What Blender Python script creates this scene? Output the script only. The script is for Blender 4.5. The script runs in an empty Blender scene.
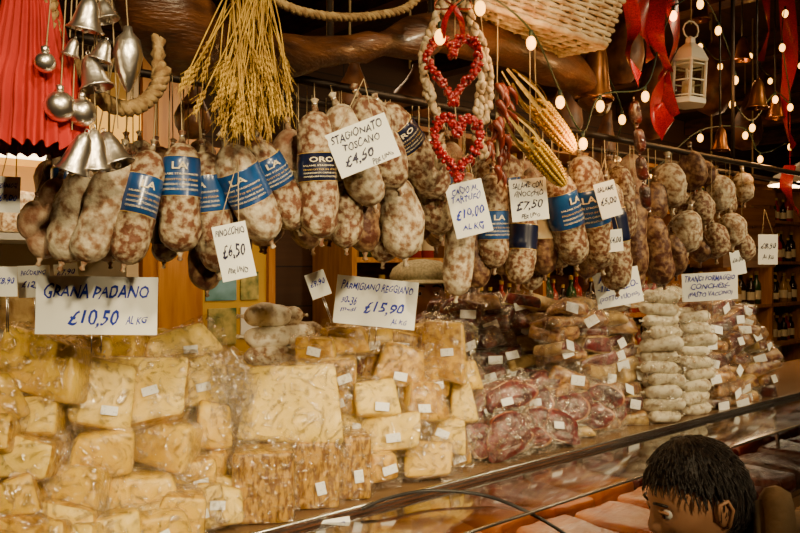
import bpy, math, random
from mathutils import Vector, Matrix, Euler, noise
random.seed(7)
R=random.Random(11)
TH=math.radians(42); CT=math.cos(TH); ST=math.sin(TH); TT=math.tan(TH)
CAMZ=1.6
def S(s,t,z): return Vector((CT*s-ST*t, 1.8+ST*s+CT*t, z))
def on(px,py,t):
    k=(px-400)/800.0; y=(1.8+t/CT)/(1-TT*k)
    return Vector((k*y,y,CAMZ-(py-266)/800.0*y))
def dep(px,t): return (1.8+t/CT)/(1-TT*(px-400)/800.0)
SHELF=1.08
# ---------------- materials
def newmat(name):
    m=bpy.data.materials.new(name); m.use_nodes=True
    nt=m.node_tree; return m,nt,nt.nodes['Principled BSDF']
def mat(name,c1,c2=None,scale=20,rough=.5,bump=.0,bscale=60,coat=0,metal=0,ramp=(.35,.65),detail=4,wrapb=0,dist=0,emit=0,sss=0,stretch=None,trans=0):
    m,nt,p=newmat(name); N=nt.nodes; L=nt.links
    tc=N.new('ShaderNodeTexCoord'); src=tc.outputs['Object']
    if stretch:
        mp=N.new('ShaderNodeMapping'); mp.inputs['Scale'].default_value=stretch
        L.new(src,mp.inputs['Vector']); src=mp.outputs[0]
    if c2 is None: p.inputs['Base Color'].default_value=(*c1,1)
    else:
        n=N.new('ShaderNodeTexNoise'); n.inputs['Scale'].default_value=scale; n.inputs['Detail'].default_value=detail; n.inputs['Distortion'].default_value=dist
        L.new(src,n.inputs['Vector'])
        r=N.new('ShaderNodeValToRGB'); r.color_ramp.elements[0].position=ramp[0]; r.color_ramp.elements[1].position=ramp[1]
        r.color_ramp.elements[0].color=(*c1,1); r.color_ramp.elements[1].color=(*c2,1)
        L.new(n.outputs[0],r.inputs[0]); L.new(r.outputs[0],p.inputs['Base Color'])
    p.inputs['Roughness'].default_value=rough; p.inputs['Metallic'].default_value=metal
    p.inputs['Coat Weight'].default_value=coat; p.inputs['Coat Roughness'].default_value=.15
    p.inputs['Transmission Weight'].default_value=trans
    if sss: p.inputs['Subsurface Weight'].default_value=sss; p.inputs['Subsurface Radius'].default_value=(.02,.01,.005)
    if emit: p.inputs['Emission Color'].default_value=(*c1,1); p.inputs['Emission Strength'].default_value=emit
    if bump:
        n=N.new('ShaderNodeTexNoise'); n.inputs['Scale'].default_value=bscale; n.inputs['Detail'].default_value=3
        L.new(src,n.inputs['Vector']); b=N.new('ShaderNodeBump'); b.inputs['Strength'].default_value=bump; b.inputs['Distance'].default_value=.004
        L.new(n.outputs[0],b.inputs['Height']); L.new(b.outputs[0],p.inputs['Normal'])
    if wrapb:
        n=N.new('ShaderNodeTexNoise'); n.inputs['Scale'].default_value=30; n.inputs['Detail'].default_value=3; n.inputs['Distortion'].default_value=2
        L.new(tc.outputs['Object'],n.inputs['Vector']); b=N.new('ShaderNodeBump'); b.inputs['Strength'].default_value=wrapb; b.inputs['Distance'].default_value=.02
        L.new(n.outputs[0],b.inputs['Height']); L.new(b.outputs[0],p.inputs['Coat Normal'])
    return m
def film_mat(name,lo=.05,hi=.55,col=(1,.97,.90),rough=.2,scale=24,dist=.03):
    m=bpy.data.materials.new(name); m.use_nodes=True; nt=m.node_tree; N=nt.nodes; L=nt.links; N.clear()
    o=N.new('ShaderNodeOutputMaterial'); mx=N.new('ShaderNodeMixShader'); t=N.new('ShaderNodeBsdfTransparent'); t.inputs[0].default_value=(1,.985,.95,1)
    g=N.new('ShaderNodeBsdfGlossy'); g.inputs[0].default_value=(*col,1); g.inputs['Roughness'].default_value=rough
    tc=N.new('ShaderNodeTexCoord'); n=N.new('ShaderNodeTexNoise'); n.inputs['Scale'].default_value=scale; n.inputs['Distortion'].default_value=3; n.inputs['Detail'].default_value=3
    L.new(tc.outputs['Object'],n.inputs['Vector']); r=N.new('ShaderNodeMapRange'); r.inputs[1].default_value=.48; r.inputs[2].default_value=.68; r.inputs[3].default_value=lo; r.inputs[4].default_value=hi
    L.new(n.outputs[0],r.inputs[0]); L.new(r.outputs[0],mx.inputs[0]); L.new(t.outputs[0],mx.inputs[1]); L.new(g.outputs[0],mx.inputs[2])
    b=N.new('ShaderNodeBump'); b.inputs['Distance'].default_value=dist; L.new(n.outputs[0],b.inputs['Height']); L.new(b.outputs[0],g.inputs['Normal'])
    L.new(mx.outputs[0],o.inputs[0]); return m
def glass_mat(name,tint=(.93,.97,.94),add=.06,rough=.04):
    m=bpy.data.materials.new(name); m.use_nodes=True; nt=m.node_tree; N=nt.nodes; L=nt.links; N.clear()
    o=N.new('ShaderNodeOutputMaterial'); mx=N.new('ShaderNodeMixShader'); t=N.new('ShaderNodeBsdfTransparent'); t.inputs[0].default_value=(*tint,1)
    g=N.new('ShaderNodeBsdfGlossy'); g.inputs['Roughness'].default_value=rough
    f=N.new('ShaderNodeFresnel'); f.inputs[0].default_value=1.5
    a=N.new('ShaderNodeMath'); a.operation='ADD'; a.inputs[1].default_value=add
    L.new(f.outputs[0],a.inputs[0]); L.new(a.outputs[0],mx.inputs[0]); L.new(t.outputs[0],mx.inputs[1]); L.new(g.outputs[0],mx.inputs[2]); L.new(mx.outputs[0],o.inputs[0]); return m
def plank_mat(name,c1,c2,axis=0,wid=.12,rough=.6):
    m,nt,p=newmat(name); N=nt.nodes; L=nt.links
    tc=N.new('ShaderNodeTexCoord'); br=N.new('ShaderNodeTexBrick'); br.inputs['Scale'].default_value=1
    br.inputs['Brick Width'].default_value=2.2; br.inputs['Row Height'].default_value=wid; br.inputs['Mortar Size'].default_value=.004
    br.inputs['Color1'].default_value=(*c1,1); br.inputs['Color2'].default_value=(*c2,1); br.inputs['Mortar'].default_value=(.01,.006,.003,1)
    L.new(tc.outputs['Object'],br.inputs['Vector'])
    mp=N.new('ShaderNodeMapping'); mp.inputs['Scale'].default_value=(3,40,40) ; L.new(tc.outputs['Object'],mp.inputs['Vector'])
    n=N.new('ShaderNodeTexNoise'); n.inputs['Scale'].default_value=1.0; L.new(mp.outputs[0],n.inputs['Vector'])
    mx=N.new('ShaderNodeMix'); mx.data_type='RGBA'; mx.blend_type='MULTIPLY'; mx.inputs[0].default_value=.6
    L.new(br.outputs[0],mx.inputs[6]); L.new(n.outputs[0],mx.inputs[7]); L.new(mx.outputs[2],p.inputs['Base Color']); p.inputs['Roughness'].default_value=rough
    return m
M={}
M['cheese']=mat('cheese_wrapped',(.60,.37,.018),(.78,.53,.05),scale=14,rough=.4,bump=.1,bscale=60,coat=1,wrapb=1)
M['cheese2']=mat('cheese_pale',(.74,.53,.07),(.84,.63,.13),scale=30,rough=.45,bump=.15,bscale=90,coat=1,wrapb=1)
M['rind']=mat('cheese_rind',(.36,.18,.006),(.62,.37,.022),scale=50,rough=.4,bump=.25,bscale=140,coat=1,wrapb=1,ramp=(.42,.58))
M['rinddark']=mat('cheese_rind_stamped',(.18,.080,.004),(.46,.26,.016),scale=120,rough=.4,bump=.3,bscale=150,coat=1,wrapb=1,ramp=(.42,.55),stretch=(1,1,.35))
M['film']=film_mat('plastic_film')
M['filmw']=film_mat('plastic_film_edge',.12,.75,(1,.97,.88),.25,34)
M['sticker']=mat('sticker_paper',(.86,.88,.86),(.45,.46,.48),scale=220,rough=.5,ramp=(.55,.75))
M['ham']=mat('ham_cut',(.03,.001,.0008),(.15,.006,.003),scale=25,rough=.3,bump=.2,coat=1,wrapb=1,dist=1.2)
M['fat']=mat('ham_fat',(.48,.25,.11),(.18,.03,.010),scale=22,rough=.35,coat=1,wrapb=1,dist=1)
M['darkmeat']=mat('cured_meat_dark',(.020,.003,.002),(.10,.012,.005),scale=22,rough=.35,coat=1,wrapb=1)
M['speck']=mat('speck_pack',(.12,.022,.005),(.48,.27,.07),scale=26,rough=.35,coat=1,wrapb=1,dist=1.5)
M['pinkpack']=mat('pink_pack',(.28,.06,.02),(.55,.30,.12),scale=22,rough=.35,coat=1,wrapb=1,dist=1)
M['tanpack']=mat('tan_pack',(.28,.15,.03),(.64,.46,.16),scale=20,rough=.35,coat=1,wrapb=1,dist=1)
M['mould']=mat('salami_mould',(.12,.040,.014),(.48,.40,.25),scale=85,rough=.7,bump=.9,bscale=90,ramp=(.42,.64),detail=8)
M['mouldw']=mat('salami_mould_white',(.20,.10,.045),(.56,.49,.34),scale=70,rough=.75,bump=.8,bscale=90,ramp=(.38,.60),detail=8)
M['mouldp']=mat('salami_mould_pink',(.20,.075,.032),(.44,.32,.20),scale=50,rough=.7,bump=.7,bscale=110,ramp=(.36,.62),detail=8)
M['mouldb']=mat('salami_brown',(.06,.014,.005),(.30,.18,.08),scale=60,rough=.55,bump=.8,bscale=80,ramp=(.42,.68),detail=8)
M['flour']=mat('floured_casing',(.40,.30,.17),(.80,.75,.58),scale=50,rough=.7,bump=.5,bscale=90,ramp=(.34,.52),coat=.5,wrapb=1)
M['blue']=mat('label_blue',(.008,.040,.16),(.012,.08,.28),scale=8,rough=.3,coat=.4)
M['navy']=mat('label_navy',(.006,.010,.04),rough=.3,coat=.4)
M['gold']=mat('label_gold',(.62,.40,.05),rough=.35)
M['cream']=mat('label_cream',(.75,.66,.42),rough=.4)
M['string']=mat('butcher_string',(.42,.32,.17),rough=.9)
M['card']=mat('sign_card',(.86,.89,.84),rough=.5)
M['ink']=mat('blue_ink',(.0,.025,.40),rough=.5)
M['inkd']=mat('black_ink',(.006,.008,.05),rough=.5)
M['wood']=mat('dark_old_wood',(.028,.009,.003),(.11,.038,.010),scale=5,rough=.4,bump=.6,bscale=30,stretch=(2,2,9),coat=.2)
M['wood2']=mat('orange_wood',(.36,.13,.008),(.56,.25,.02),scale=4,rough=.4,bump=.1,stretch=(9,9,1))
M['wheat']=mat('dry_wheat',(.28,.15,.015),(.54,.34,.04),scale=30,rough=.7)
M['red']=mat('red_cloth',(.28,.003,.001),(.48,.010,.002),scale=10,rough=.8)
M['ribbon']=mat('red_glitter',(.18,.0004,.0008),(.50,.002,.002),scale=300,rough=.35,coat=.3)
M['berry']=mat('red_berry',(.28,.001,.001),rough=.25,coat=.4)
M['silver']=mat('silver_metal',(.95,.90,.82),(.70,.64,.55),scale=14,rough=.33,metal=1,bump=.3,bscale=60)
M['bronze']=mat('bronze_metal',(.14,.05,.012),(.30,.12,.03),scale=14,rough=.35,metal=.9,bump=.3,bscale=30)
M['rope']=mat('hemp_rope',(.17,.09,.03),(.37,.25,.10),scale=80,rough=.9,bump=.5,bscale=160)
M['bean']=mat('garlic_white',(.60,.50,.32),(.36,.23,.11),scale=40,rough=.5)
M['wicker']=mat('whitewashed_wicker',(.28,.16,.07),(.54,.44,.27),scale=40,rough=.7,bump=.4)
M['corn']=mat('corn_kernel',(.50,.28,.004),(.68,.42,.010),scale=60,rough=.4,coat=.2)
M['husk']=mat('corn_husk',(.28,.18,.03),(.46,.34,.10),scale=30,rough=.8,stretch=(8,8,1))
M['chili']=mat('dried_chili',(.07,.008,.003),(.20,.025,.008),scale=30,rough=.35)
M['white']=mat('white_paint',(.74,.73,.66),rough=.4)
M['bulb']=mat('fairy_bulb',(1,.46,.07),emit=6)
M['cable']=mat('green_cable',(.01,.025,.01),rough=.5)
M['black']=mat('black_rubber',(.01,.01,.01),rough=.4)
M['iron']=mat('iron',(.03,.02,.014),rough=.5,metal=.6)
M['steel']=mat('brushed_steel',(.62,.60,.56),(.5,.48,.45),scale=6,rough=.25,metal=1,stretch=(1,30,30))
M['laminate']=mat('shelf_laminate',(.14,.08,.04),(.21,.13,.065),scale=5,rough=.2)
M['caseint']=mat('case_interior',(.40,.26,.14),rough=.3)
M['glass']=glass_mat('display_glass',(.62,.56,.45),.18)
M['pane']=glass_mat('lantern_glass')
M['glasstop']=glass_mat('smoked_glass',(.36,.32,.27),.32,.09)
M['meatorange']=mat('meat_orange',(.46,.10,.002),(.72,.26,.010),scale=9,rough=.3,coat=.8,wrapb=.6)
M['meatred']=mat('meat_red',(.12,.006,.002),(.26,.026,.008),scale=9,rough=.3,coat=.8,wrapb=.6)
M['skin']=mat('skin',(.40,.19,.09),(.48,.25,.13),scale=12,rough=.5,sss=.1)
M['hairm']=mat('dark_hair',(.004,.002,.0015),(.018,.008,.004),scale=60,rough=.5,stretch=(6,6,1),bump=.5,bscale=120)
M['lip']=mat('lip',(.28,.08,.05),rough=.4)
M['eyew']=mat('eye_white',(.6,.58,.54),rough=.2)
M['iris']=mat('eye_iris',(.04,.02,.01),rough=.15)
M['cap']=mat('tweed_cap',(.22,.19,.10),(.38,.34,.20),scale=120,rough=.9,bump=.3)
M['jacketred']=mat('dark_red_jumper',(.16,.018,.015),(.22,.03,.02),scale=40,rough=.85,bump=.3)
M['trouser']=mat('dark_trousers',(.02,.02,.03),rough=.9)
M['beige']=mat('beige_coat',(.15,.095,.045),(.26,.17,.085),scale=14,rough=.9,bump=1,bscale=35)
M['shoe']=mat('shoe_leather',(.03,.015,.01),rough=.4)
# ---------------- mesh builder
class MB:
    def __init__(s): s.v=[];s.f=[];s.m=[];s.sm=[];s.mats=[]
    def mi(s,m):
        if m not in s.mats: s.mats.append(m)
        return s.mats.index(m)
    def add(s,g,m,T=None,smooth=True):
        vs,fs=g[0],g[1]; o=len(s.v)
        if T is not None: vs=[T@Vector(v) for v in vs]
        s.v.extend(tuple(v) for v in vs)
        per=isinstance(m,(list,tuple))
        if not per: k=s.mi(m)
        for i,f in enumerate(fs):
            s.f.append([o+a for a in f]); s.m.append(s.mi(m[i]) if per else k); s.sm.append(smooth)
    def build(s,name,parent=None):
        xs=[v[0] for v in s.v];ys=[v[1] for v in s.v];zs=[v[2] for v in s.v]
        c=Vector(((min(xs)+max(xs))/2,(min(ys)+max(ys))/2,(min(zs)+max(zs))/2))
        me=bpy.data.meshes.new(name)
        me.from_pydata([(v[0]-c.x,v[1]-c.y,v[2]-c.z) for v in s.v],[],s.f)
        for m in s.mats: me.materials.append(M[m] if isinstance(m,str) else m)
        me.polygons.foreach_set('material_index',s.m); me.polygons.foreach_set('use_smooth',s.sm); me.update()
        ob=bpy.data.objects.new(name,me); ob.location=c; bpy.context.scene.collection.objects.link(ob)
        if parent: ob.parent=parent
        return ob
def empty(name,loc=(0,0,0)):
    e=bpy.data.objects.new(name,None); e.empty_display_size=.05; bpy.context.scene.collection.objects.link(e); return e
def TR(p,e=(0,0,0)): return Matrix.Translation(Vector(p))@Euler(e).to_matrix().to_4x4()
STM=Matrix.Translation(Vector((0,1.8,0)))@Matrix.Rotation(TH,4,'Z')
def box(x0,x1,y0,y1,z0,z1):
    v=[(x0,y0,z0),(x1,y0,z0),(x1,y1,z0),(x0,y1,z0),(x0,y0,z1),(x1,y0,z1),(x1,y1,z1),(x0,y1,z1)]
    return v,[(0,3,2,1),(4,5,6,7),(0,1,5,4),(1,2,6,5),(2,3,7,6),(3,0,4,7)]
_G=[-1,-.94,-.82,-.42,0,.42,.82,.94,1]
def _cube():
    vs=[];idx={};fs=[];side=[]
    def vid(p):
        k=tuple(round(a,4) for a in p)
        if k not in idx: idx[k]=len(vs); vs.append(k)
        return idx[k]
    for ax in range(3):
        for sg in (-1,1):
            a,b=(ax+1)%3,(ax+2)%3
            for i in range(8):
                for j in range(8):
                    q=[]
                    for (u,w) in ((i,j),(i+1,j),(i+1,j+1),(i,j+1)):
                        p=[0,0,0];p[ax]=sg;p[a]=_G[u];p[b]=_G[w];q.append(vid(p))
                    if sg<0:q.reverse()
                    fs.append(q);side.append((ax,sg))
    return vs,fs,side
CUBE=_cube()
def rbox(w,d,h,r=.012,nz=.003,seed=0,wedge=0,top=0,slant=0,ns=14,skew=0):
    hv=(w/2,d/2,h/2); out=[]; so=Vector((seed*3.7,seed*1.3,seed*.7))
    r=min(r,min(hv)*.95)
    for q in CUBE[0]:
        p=Vector((q[0]*hv[0],q[1]*hv[1],q[2]*hv[2]))
        inn=Vector(tuple(max(-(hv[i]-r),min(hv[i]-r,p[i])) for i in range(3)))
        dd=p-inn
        if dd.length>1e-6: p=inn+dd.normalized()*r
        n=noise.noise_vector(p*ns+so)*nz
        x=p.x*(1-wedge*(p.y/d+.5)) * (1-top*(p.z/h+.5))+skew*p.z; z=p.z*(1+slant*p.x/w)
        out.append(Vector((x,p.y,z))+n)
    return out,CUBE[1]
def lathe(prof,n=16,mod=None):
    vs=[];fs=[]
    for i,(r,z) in enumerate(prof):
        for j in range(n):
            a=2*math.pi*j/n; rr=r*(mod(a,i/(len(prof)-1)) if mod else 1)
            vs.append(Vector((rr*math.cos(a),rr*math.sin(a),z)))
    for i in range(len(prof)-1):
        for j in range(n):
            k=(j+1)%n; fs.append((i*n+j,i*n+k,(i+1)*n+k,(i+1)*n+j))
    return vs,fs
def sphere(r,n=10,m=7,sc=(1,1,1)):
    v,f=lathe([(max(1e-5,r*math.sin(math.pi*i/m)),-r*math.cos(math.pi*i/m)) for i in range(m+1)],n)
    return [Vector((a.x*sc[0],a.y*sc[1],a.z*sc[2])) for a in v],f
def tube(pts,rad,n=8,cap=True,sq=None):
    pts=[Vector(p) for p in pts]
    if not isinstance(rad,(list,tuple)): rad=[rad]*len(pts)
    rad=list(rad)
    if cap:
        d0=(pts[0]-pts[1]).normalized()*rad[0]*.5; d1=(pts[-1]-pts[-2]).normalized()*rad[-1]*.5
        pts=[pts[0]+d0]+pts+[pts[-1]+d1]; rad=[rad[0]*.05]+rad+[rad[-1]*.05]
    vs=[];fs=[]; t=(pts[1]-pts[0]).normalized()
    u=t.orthogonal().normalized()
    for i,p in enumerate(pts):
        if i==0: tt=pts[1]-pts[0]
        elif i==len(pts)-1: tt=pts[-1]-pts[-2]
        else: tt=pts[i+1]-pts[i-1]
        tt.normalize(); u=(u-tt*u.dot(tt))
        if u.length<1e-6:u=tt.orthogonal()
        u.normalize(); w=tt.cross(u)
        for j in range(n):
            a=2*math.pi*j/n; vs.append(p+u*(rad[i]*math.cos(a))+w*(rad[i]*math.sin(a)))
    for i in range(len(pts)-1):
        for j in range(n):
            k=(j+1)%n; fs.append((i*n+j,i*n+k,(i+1)*n+k,(i+1)*n+j))
    return vs,fs
def smooth_pts(P,n=8):
    P=[Vector(p) for p in P]; out=[]
    for i in range(len(P)-1):
        p0=P[max(i-1,0)];p1=P[i];p2=P[i+1];p3=P[min(i+2,len(P)-1)]
        for k in range(n):
            t=k/n; out.append(.5*((2*p1)+(p2-p0)*t+(2*p0-5*p1+4*p2-p3)*t*t+(3*p1-p0-3*p2+p3)*t**3))
    out.append(P[-1]); return out
def ribbon(pts,w,wdir=Vector((1,0,0)),twist=0,taper=0):
    vs=[];fs=[];n=len(pts)
    for i,p in enumerate(pts):
        t=(pts[min(i+1,n-1)]-pts[max(i-1,0)]).normalized()
        d=Matrix.Rotation(twist*i/n,3,t)@wdir
        ww=w*(1-taper*i/n)/2; bn=t.cross(d).normalized()*ww*.25
        vs+= [p-d*ww,p+bn,p+d*ww]
    for i in range(n-1):
        a=3*i; fs+=[(a,a+1,a+4,a+3),(a+1,a+2,a+5,a+4)]
    return vs,fs
def rope(mb,pts,r,m='rope',turn=180):
    L=0;acc=[0]
    for i in range(1,len(pts)): L+=(pts[i]-pts[i-1]).length; acc.append(L)
    for k in range(3):
        q=[];u=None
        for i,p in enumerate(pts):
            t=(pts[min(i+1,len(pts)-1)]-pts[max(i-1,0)]).normalized()
            if u is None:u=t.orthogonal().normalized()
            u=(u-t*u.dot(t)).normalized(); w=t.cross(u); a=acc[i]*turn+k*2.094
            q.append(p+(u*math.cos(a)+w*math.sin(a))*r*.5)
        mb.add(tube(q,r*.58,6),m)
_tc={}
def text_mesh(s,shear=0.0,bold=0.0):
    k=(s,shear,bold)
    if k in _tc: return _tc[k]
    cu=bpy.data.curves.new('tmp','FONT'); cu.body=s; cu.align_x='CENTER'; cu.align_y='CENTER'; cu.size=1; cu.shear=shear; cu.offset=bold; cu.resolution_u=2
    ob=bpy.data.objects.new('tmp',cu); bpy.context.scene.collection.objects.link(ob); bpy.context.view_layer.update()
    e=ob.evaluated_get(bpy.context.evaluated_depsgraph_get()); me=e.to_mesh()
    vs=[Vector((v.co.x,v.co.y,0)) for v in me.vertices]; fs=[tuple(p.vertices) for p in me.polygons]
    e.to_mesh_clear(); bpy.data.objects.remove(ob)
    x0=min(v.x for v in vs);x1=max(v.x for v in vs);y0=min(v.y for v in vs);y1=max(v.y for v in vs)
    vs=[Vector((v.x-(x0+x1)/2,v.y-(y0+y1)/2,0)) for v in vs]
    _tc[k]=(vs,fs,x1-x0,y1-y0); return _tc[k]
def sign(c,w,h,lines,roll=0,yaw=.1,tilt=0,support=None,L=.1,name='price_sign'):
    mb=MB(); T=Matrix.Translation(c)@Euler((tilt,0,yaw)).to_matrix().to_4x4()@Matrix.Rotation(-roll,4,'Y')
    n=8;vs=[];fs=[]
    bend=lambda x,z:.02*w*math.cos(x/w*3)+.01*w*math.sin(z/h*4)
    for dy in (0,.0012):
        for i in range(n+1):
            for j in range(n+1):
                x=(i/n-.5)*w; z=(j/n-.5)*h; vs.append(Vector((x,-bend(x,z)+dy,z)))
    q=(n+1)**2
    for i in range(n):
        for j in range(n):
            a=i*(n+1)+j; f=(a,a+n+1,a+n+2,a+1); fs.append(f); fs.append(tuple(q+b for b in reversed(f)))
    mb.add((vs,fs),'card',T)
    for k,(s,cx,cy,fw,fh,ink) in enumerate(lines):
        v,f,tw,thh=text_mesh(s,.3,.018); out=[]
        for a in v:
            x=a.x/tw*fw*w; z=a.y/thh*fh*h
            nn=noise.noise_vector(Vector((x/w*14+k*5,z/h*6,len(s))))
            x+=nn.x*.008*w+cx*w; z+=nn.y*.06*h+cy*h
            out.append(Vector((x,-bend(x,z)-.0008,z)))
        mb.add((out,f),ink,T,False)
    if support=='stick':
        for dx in (-.04*w,.04*w): mb.add(tube([T@Vector((dx,.004,-h*.4)),T@Vector((dx,.006,-h/2-L))],.0011,6),'steel')
    if support=='string':
        a=T@Vector((-w*.3,.001,h*.47));b=T@Vector((w*.3,.001,h*.47)); top=c+Vector((0,.03,h/2+L))
        mb.add(tube([a,top],.0008,5),'string'); mb.add(tube([b,top],.0008,5),'string')
    return mb.build(name)
# ---------------- ROOM
def room():
    fl=mat('floor_tiles',(.10,.07,.05),(.16,.12,.09),scale=3,rough=.4)
    M['floor']=fl; M['ceil']=plank_mat('ceiling_planks',(.07,.026,.008),(.045,.017,.005)); M['wallp']=plank_mat('wall_planks',(.10,.038,.010),(.06,.023,.006),wid=.2)
    M['wally']=mat('warm_plaster',(.24,.13,.05),(.30,.17,.07),scale=3,rough=.9)
    for nm,b,m in (('floor',(-3.6,8.6,-4.1,2.1,-.1,0),'floor'),('ceiling',(-3.6,8.6,-4.1,2.1,2.8,2.9),'ceil'),
        ('wall_back',(-3.6,8.6,2.0,2.1,0,2.8),'wallp'),('wall_front',(-3.6,8.6,-4.1,-4.0,0,2.8),'wally'),
        ('wall_left',(-3.6,-3.5,-4.0,2.0,0,2.8),'wally'),('wall_right',(8.5,8.6,-4.0,2.0,0,2.8),'wally')):
        mb=MB(); g=box(*b); c=Vector(((b[0]+b[1])/2,(b[2]+b[3])/2,(b[4]+b[5])/2))
        if nm=='wall_back':
            hx,hz,hy=(b[1]-b[0])/2,(b[5]-b[4])/2,(b[3]-b[2])/2
            mb.add(box(-hx,hx,-hz,hz,-hy,hy),m,None,False); o=mb.build(nm); o.matrix_world=STM@Matrix.Translation(c)@Matrix.Rotation(math.pi/2,4,'X')
        else:
            mb.add([[Vector(v)-c for v in g[0]],g[1]],m,None,False); o=mb.build(nm); o.matrix_world=STM@Matrix.Translation(c)
    mb=MB(); mb.add(box(-3.5,8.5,1.985,2.0,0,.12),'wood',STM,False); mb.build('baseboard_back')
    mb=MB()
    for s in range(-3,9): mb.add(box(s-.05,s+.05,-3.99,1.99,2.68,2.8),'wood',STM,False)
    mb.build('ceiling_beams')
room()
# ---------------- COUNTER
def counter():
    e=empty('refrigerated_display_counter')
    mb=MB(); mb.add(box(-2,3.6,0,.5,1.05,SHELF),'laminate',STM,False); mb.add(box(-2,3.6,-.012,0,1.05,1.084),'steel',STM,False); mb.build('top_shelf',e)
    mb=MB(); mb.add(box(-2,3.6,-.3,.52,.12,.78),'white',STM,False); mb.add(box(-2,3.6,-.26,.5,0,.12),'iron',STM,False)
    mb.add(box(-2,3.6,-.33,-.3,.68,.80),'steel',STM,False); mb.add(box(-2,3.6,-.3,.5,.78,.84),'caseint',STM,False)
    mb.add(box(-2,3.6,.49,.52,.78,1.05),'caseint',STM,False); mb.add(box(-2.02,-2,-.32,.52,.0,1.08),'steel',STM,False); mb.add(box(3.6,3.62,-.32,.52,.0,1.08),'steel',STM,False)
    mb.build('cabinet_body',e)
    mb=MB(); prof=[(-.018,1.075),(-.10,1.072),(-.19,1.066),(-.225,1.058),(-.25,1.04),(-.268,1.01),(-.285,.96),(-.30,.88),(-.305,.80)]
    for a,b,m in ((0,3,'glasstop'),(3,8,'glass')):
        vs=[];fs=[];pf=prof[a:b+1];n=len(pf)
        for s in (-2,3.6):
            for (t,z) in pf: vs.append(STM@Vector((s,t,z)))
        for i in range(n-1): fs.append((i,i+1,n+i+1,n+i))
        mb.add((vs,fs),m)
    mb.build('curved_glass',e)
    mb=MB(); mb.add(tube([S(-2,-.225,1.06),S(3.6,-.225,1.06)],.004,8),'steel'); mb.add(tube([S(-2,-.01,1.087),S(3.6,-.01,1.087)],.005,8),'steel')
    for s in (-1.2,1.9,3.3): mb.add(tube([S(s,-.02,1.06),S(s,-.05,.84)],.008,8),'steel')
    mb.build('rails',e)
    mb=MB(); M['tubel']=mat('fluorescent_tube',(1,.86,.66),emit=9)
    for s in (-1.6,-.2,.75,2.6): mb.add(tube([S(s,.36,1.0),S(s+.7,.36,1.0)],.013,8),'tubel')
    mb.build('strip_lamp',e)
    k=0
    for s in [x*.48-1.5 for x in range(11)]:
        for t,hw in ((-.10,.15),(.22,.15)):
            mb=MB(); T=STM@TR((s,t,.84))
            mb.add(box(-.23,.23,-hw,hw,0.0,.006),'steel',T,False)
            for b in (box(-.23,.23,-hw,-hw+.005,0,.02),box(-.23,.23,hw-.005,hw,0,.02),box(-.23,-.225,-hw,hw,0,.02),box(.225,.23,-hw,hw,0,.02)): mb.add(b,'steel',T,False)
            m='meatorange' if -.2<s<1.2 else R.choice(['meatred','ham','darkmeat','ham'])
            for q in range(2):
                k+=1; mb.add(rbox(.21,hw*1.8,.045+.02*q,.018,.008,k,0,.06),m,T@TR((-.11+.22*q,0,.035),(0,0,R.uniform(-.12,.12))))
            mb.build('meat_tray',e)
counter()
mb=MB(); mb.add(tube(smooth_pts([on(362,508,-.03),on(390,497,-.035),on(430,490,-.05),on(480,494,-.12),on(520,508,-.2),on(560,530,-.27),on(600,560,-.33)],6),.004,8),'black'); mb.build('power_cable')
# ---------------- chunks and piles
SEED=[0]
def fin(mb,T,w,h,y,ext=.018):
    n=22;vs=[];fs=[];SEED[0]+=1
    for i in range(n):
        a=2*math.pi*i/n; ca,sa=math.cos(a),math.sin(a); k=1/max(abs(ca),abs(sa))
        for e in (0,.5,1):
            nn=noise.noise_vector(Vector((ca*2+SEED[0],sa*2,e*2)))
            x=ca*k**.8*(w/2-.004+e*ext*(1+nn.x)); z=sa*k**.8*(h/2-.004+e*ext*(1+nn.y)); vs.append(Vector((x,y+nn.z*.016*e,z)))
    for i in range(n):
        j=(i+1)%n
        for e in (0,1): fs.append((i*3+e,j*3+e,j*3+e+1,i*3+e+1))
    mb.add((vs,fs),'filmw',T)
def chunk(mb,p,w,d,h,e=(0,0,0),front='cheese',other=None,lab=.5,wedge=.25,top=.1,r=.016,nz=.003,slant=0,dofin=True,labs=(.03,.017),skew=0):
    SEED[0]+=1; T=TR(p,e); g=rbox(w,d,h,r,nz,SEED[0],wedge,top,slant,14,skew)
    other=other or front
    ms=[front if sd==(1,-1) else other for sd in CUBE[2]]
    mb.add(g,ms,T)
    if R.random()<lab:
        x=R.uniform(-.2,.2)*w; z=R.uniform(-.3,0)*h; a=R.uniform(-.3,.3)
        mb.add(rbox(labs[0],.0016,labs[1],.0008,.0),'sticker',T@TR((x,-d/2-.0068,z),(0,a,0)))
    if dofin:
        fin(mb,T,w,h,-d*.1,.022)
        g=rbox(w+.009,d+.009,h+.009,r+.003,.0035+nz,SEED[0],wedge,top,slant,18,skew); mb.add(g,'film',T)
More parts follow.
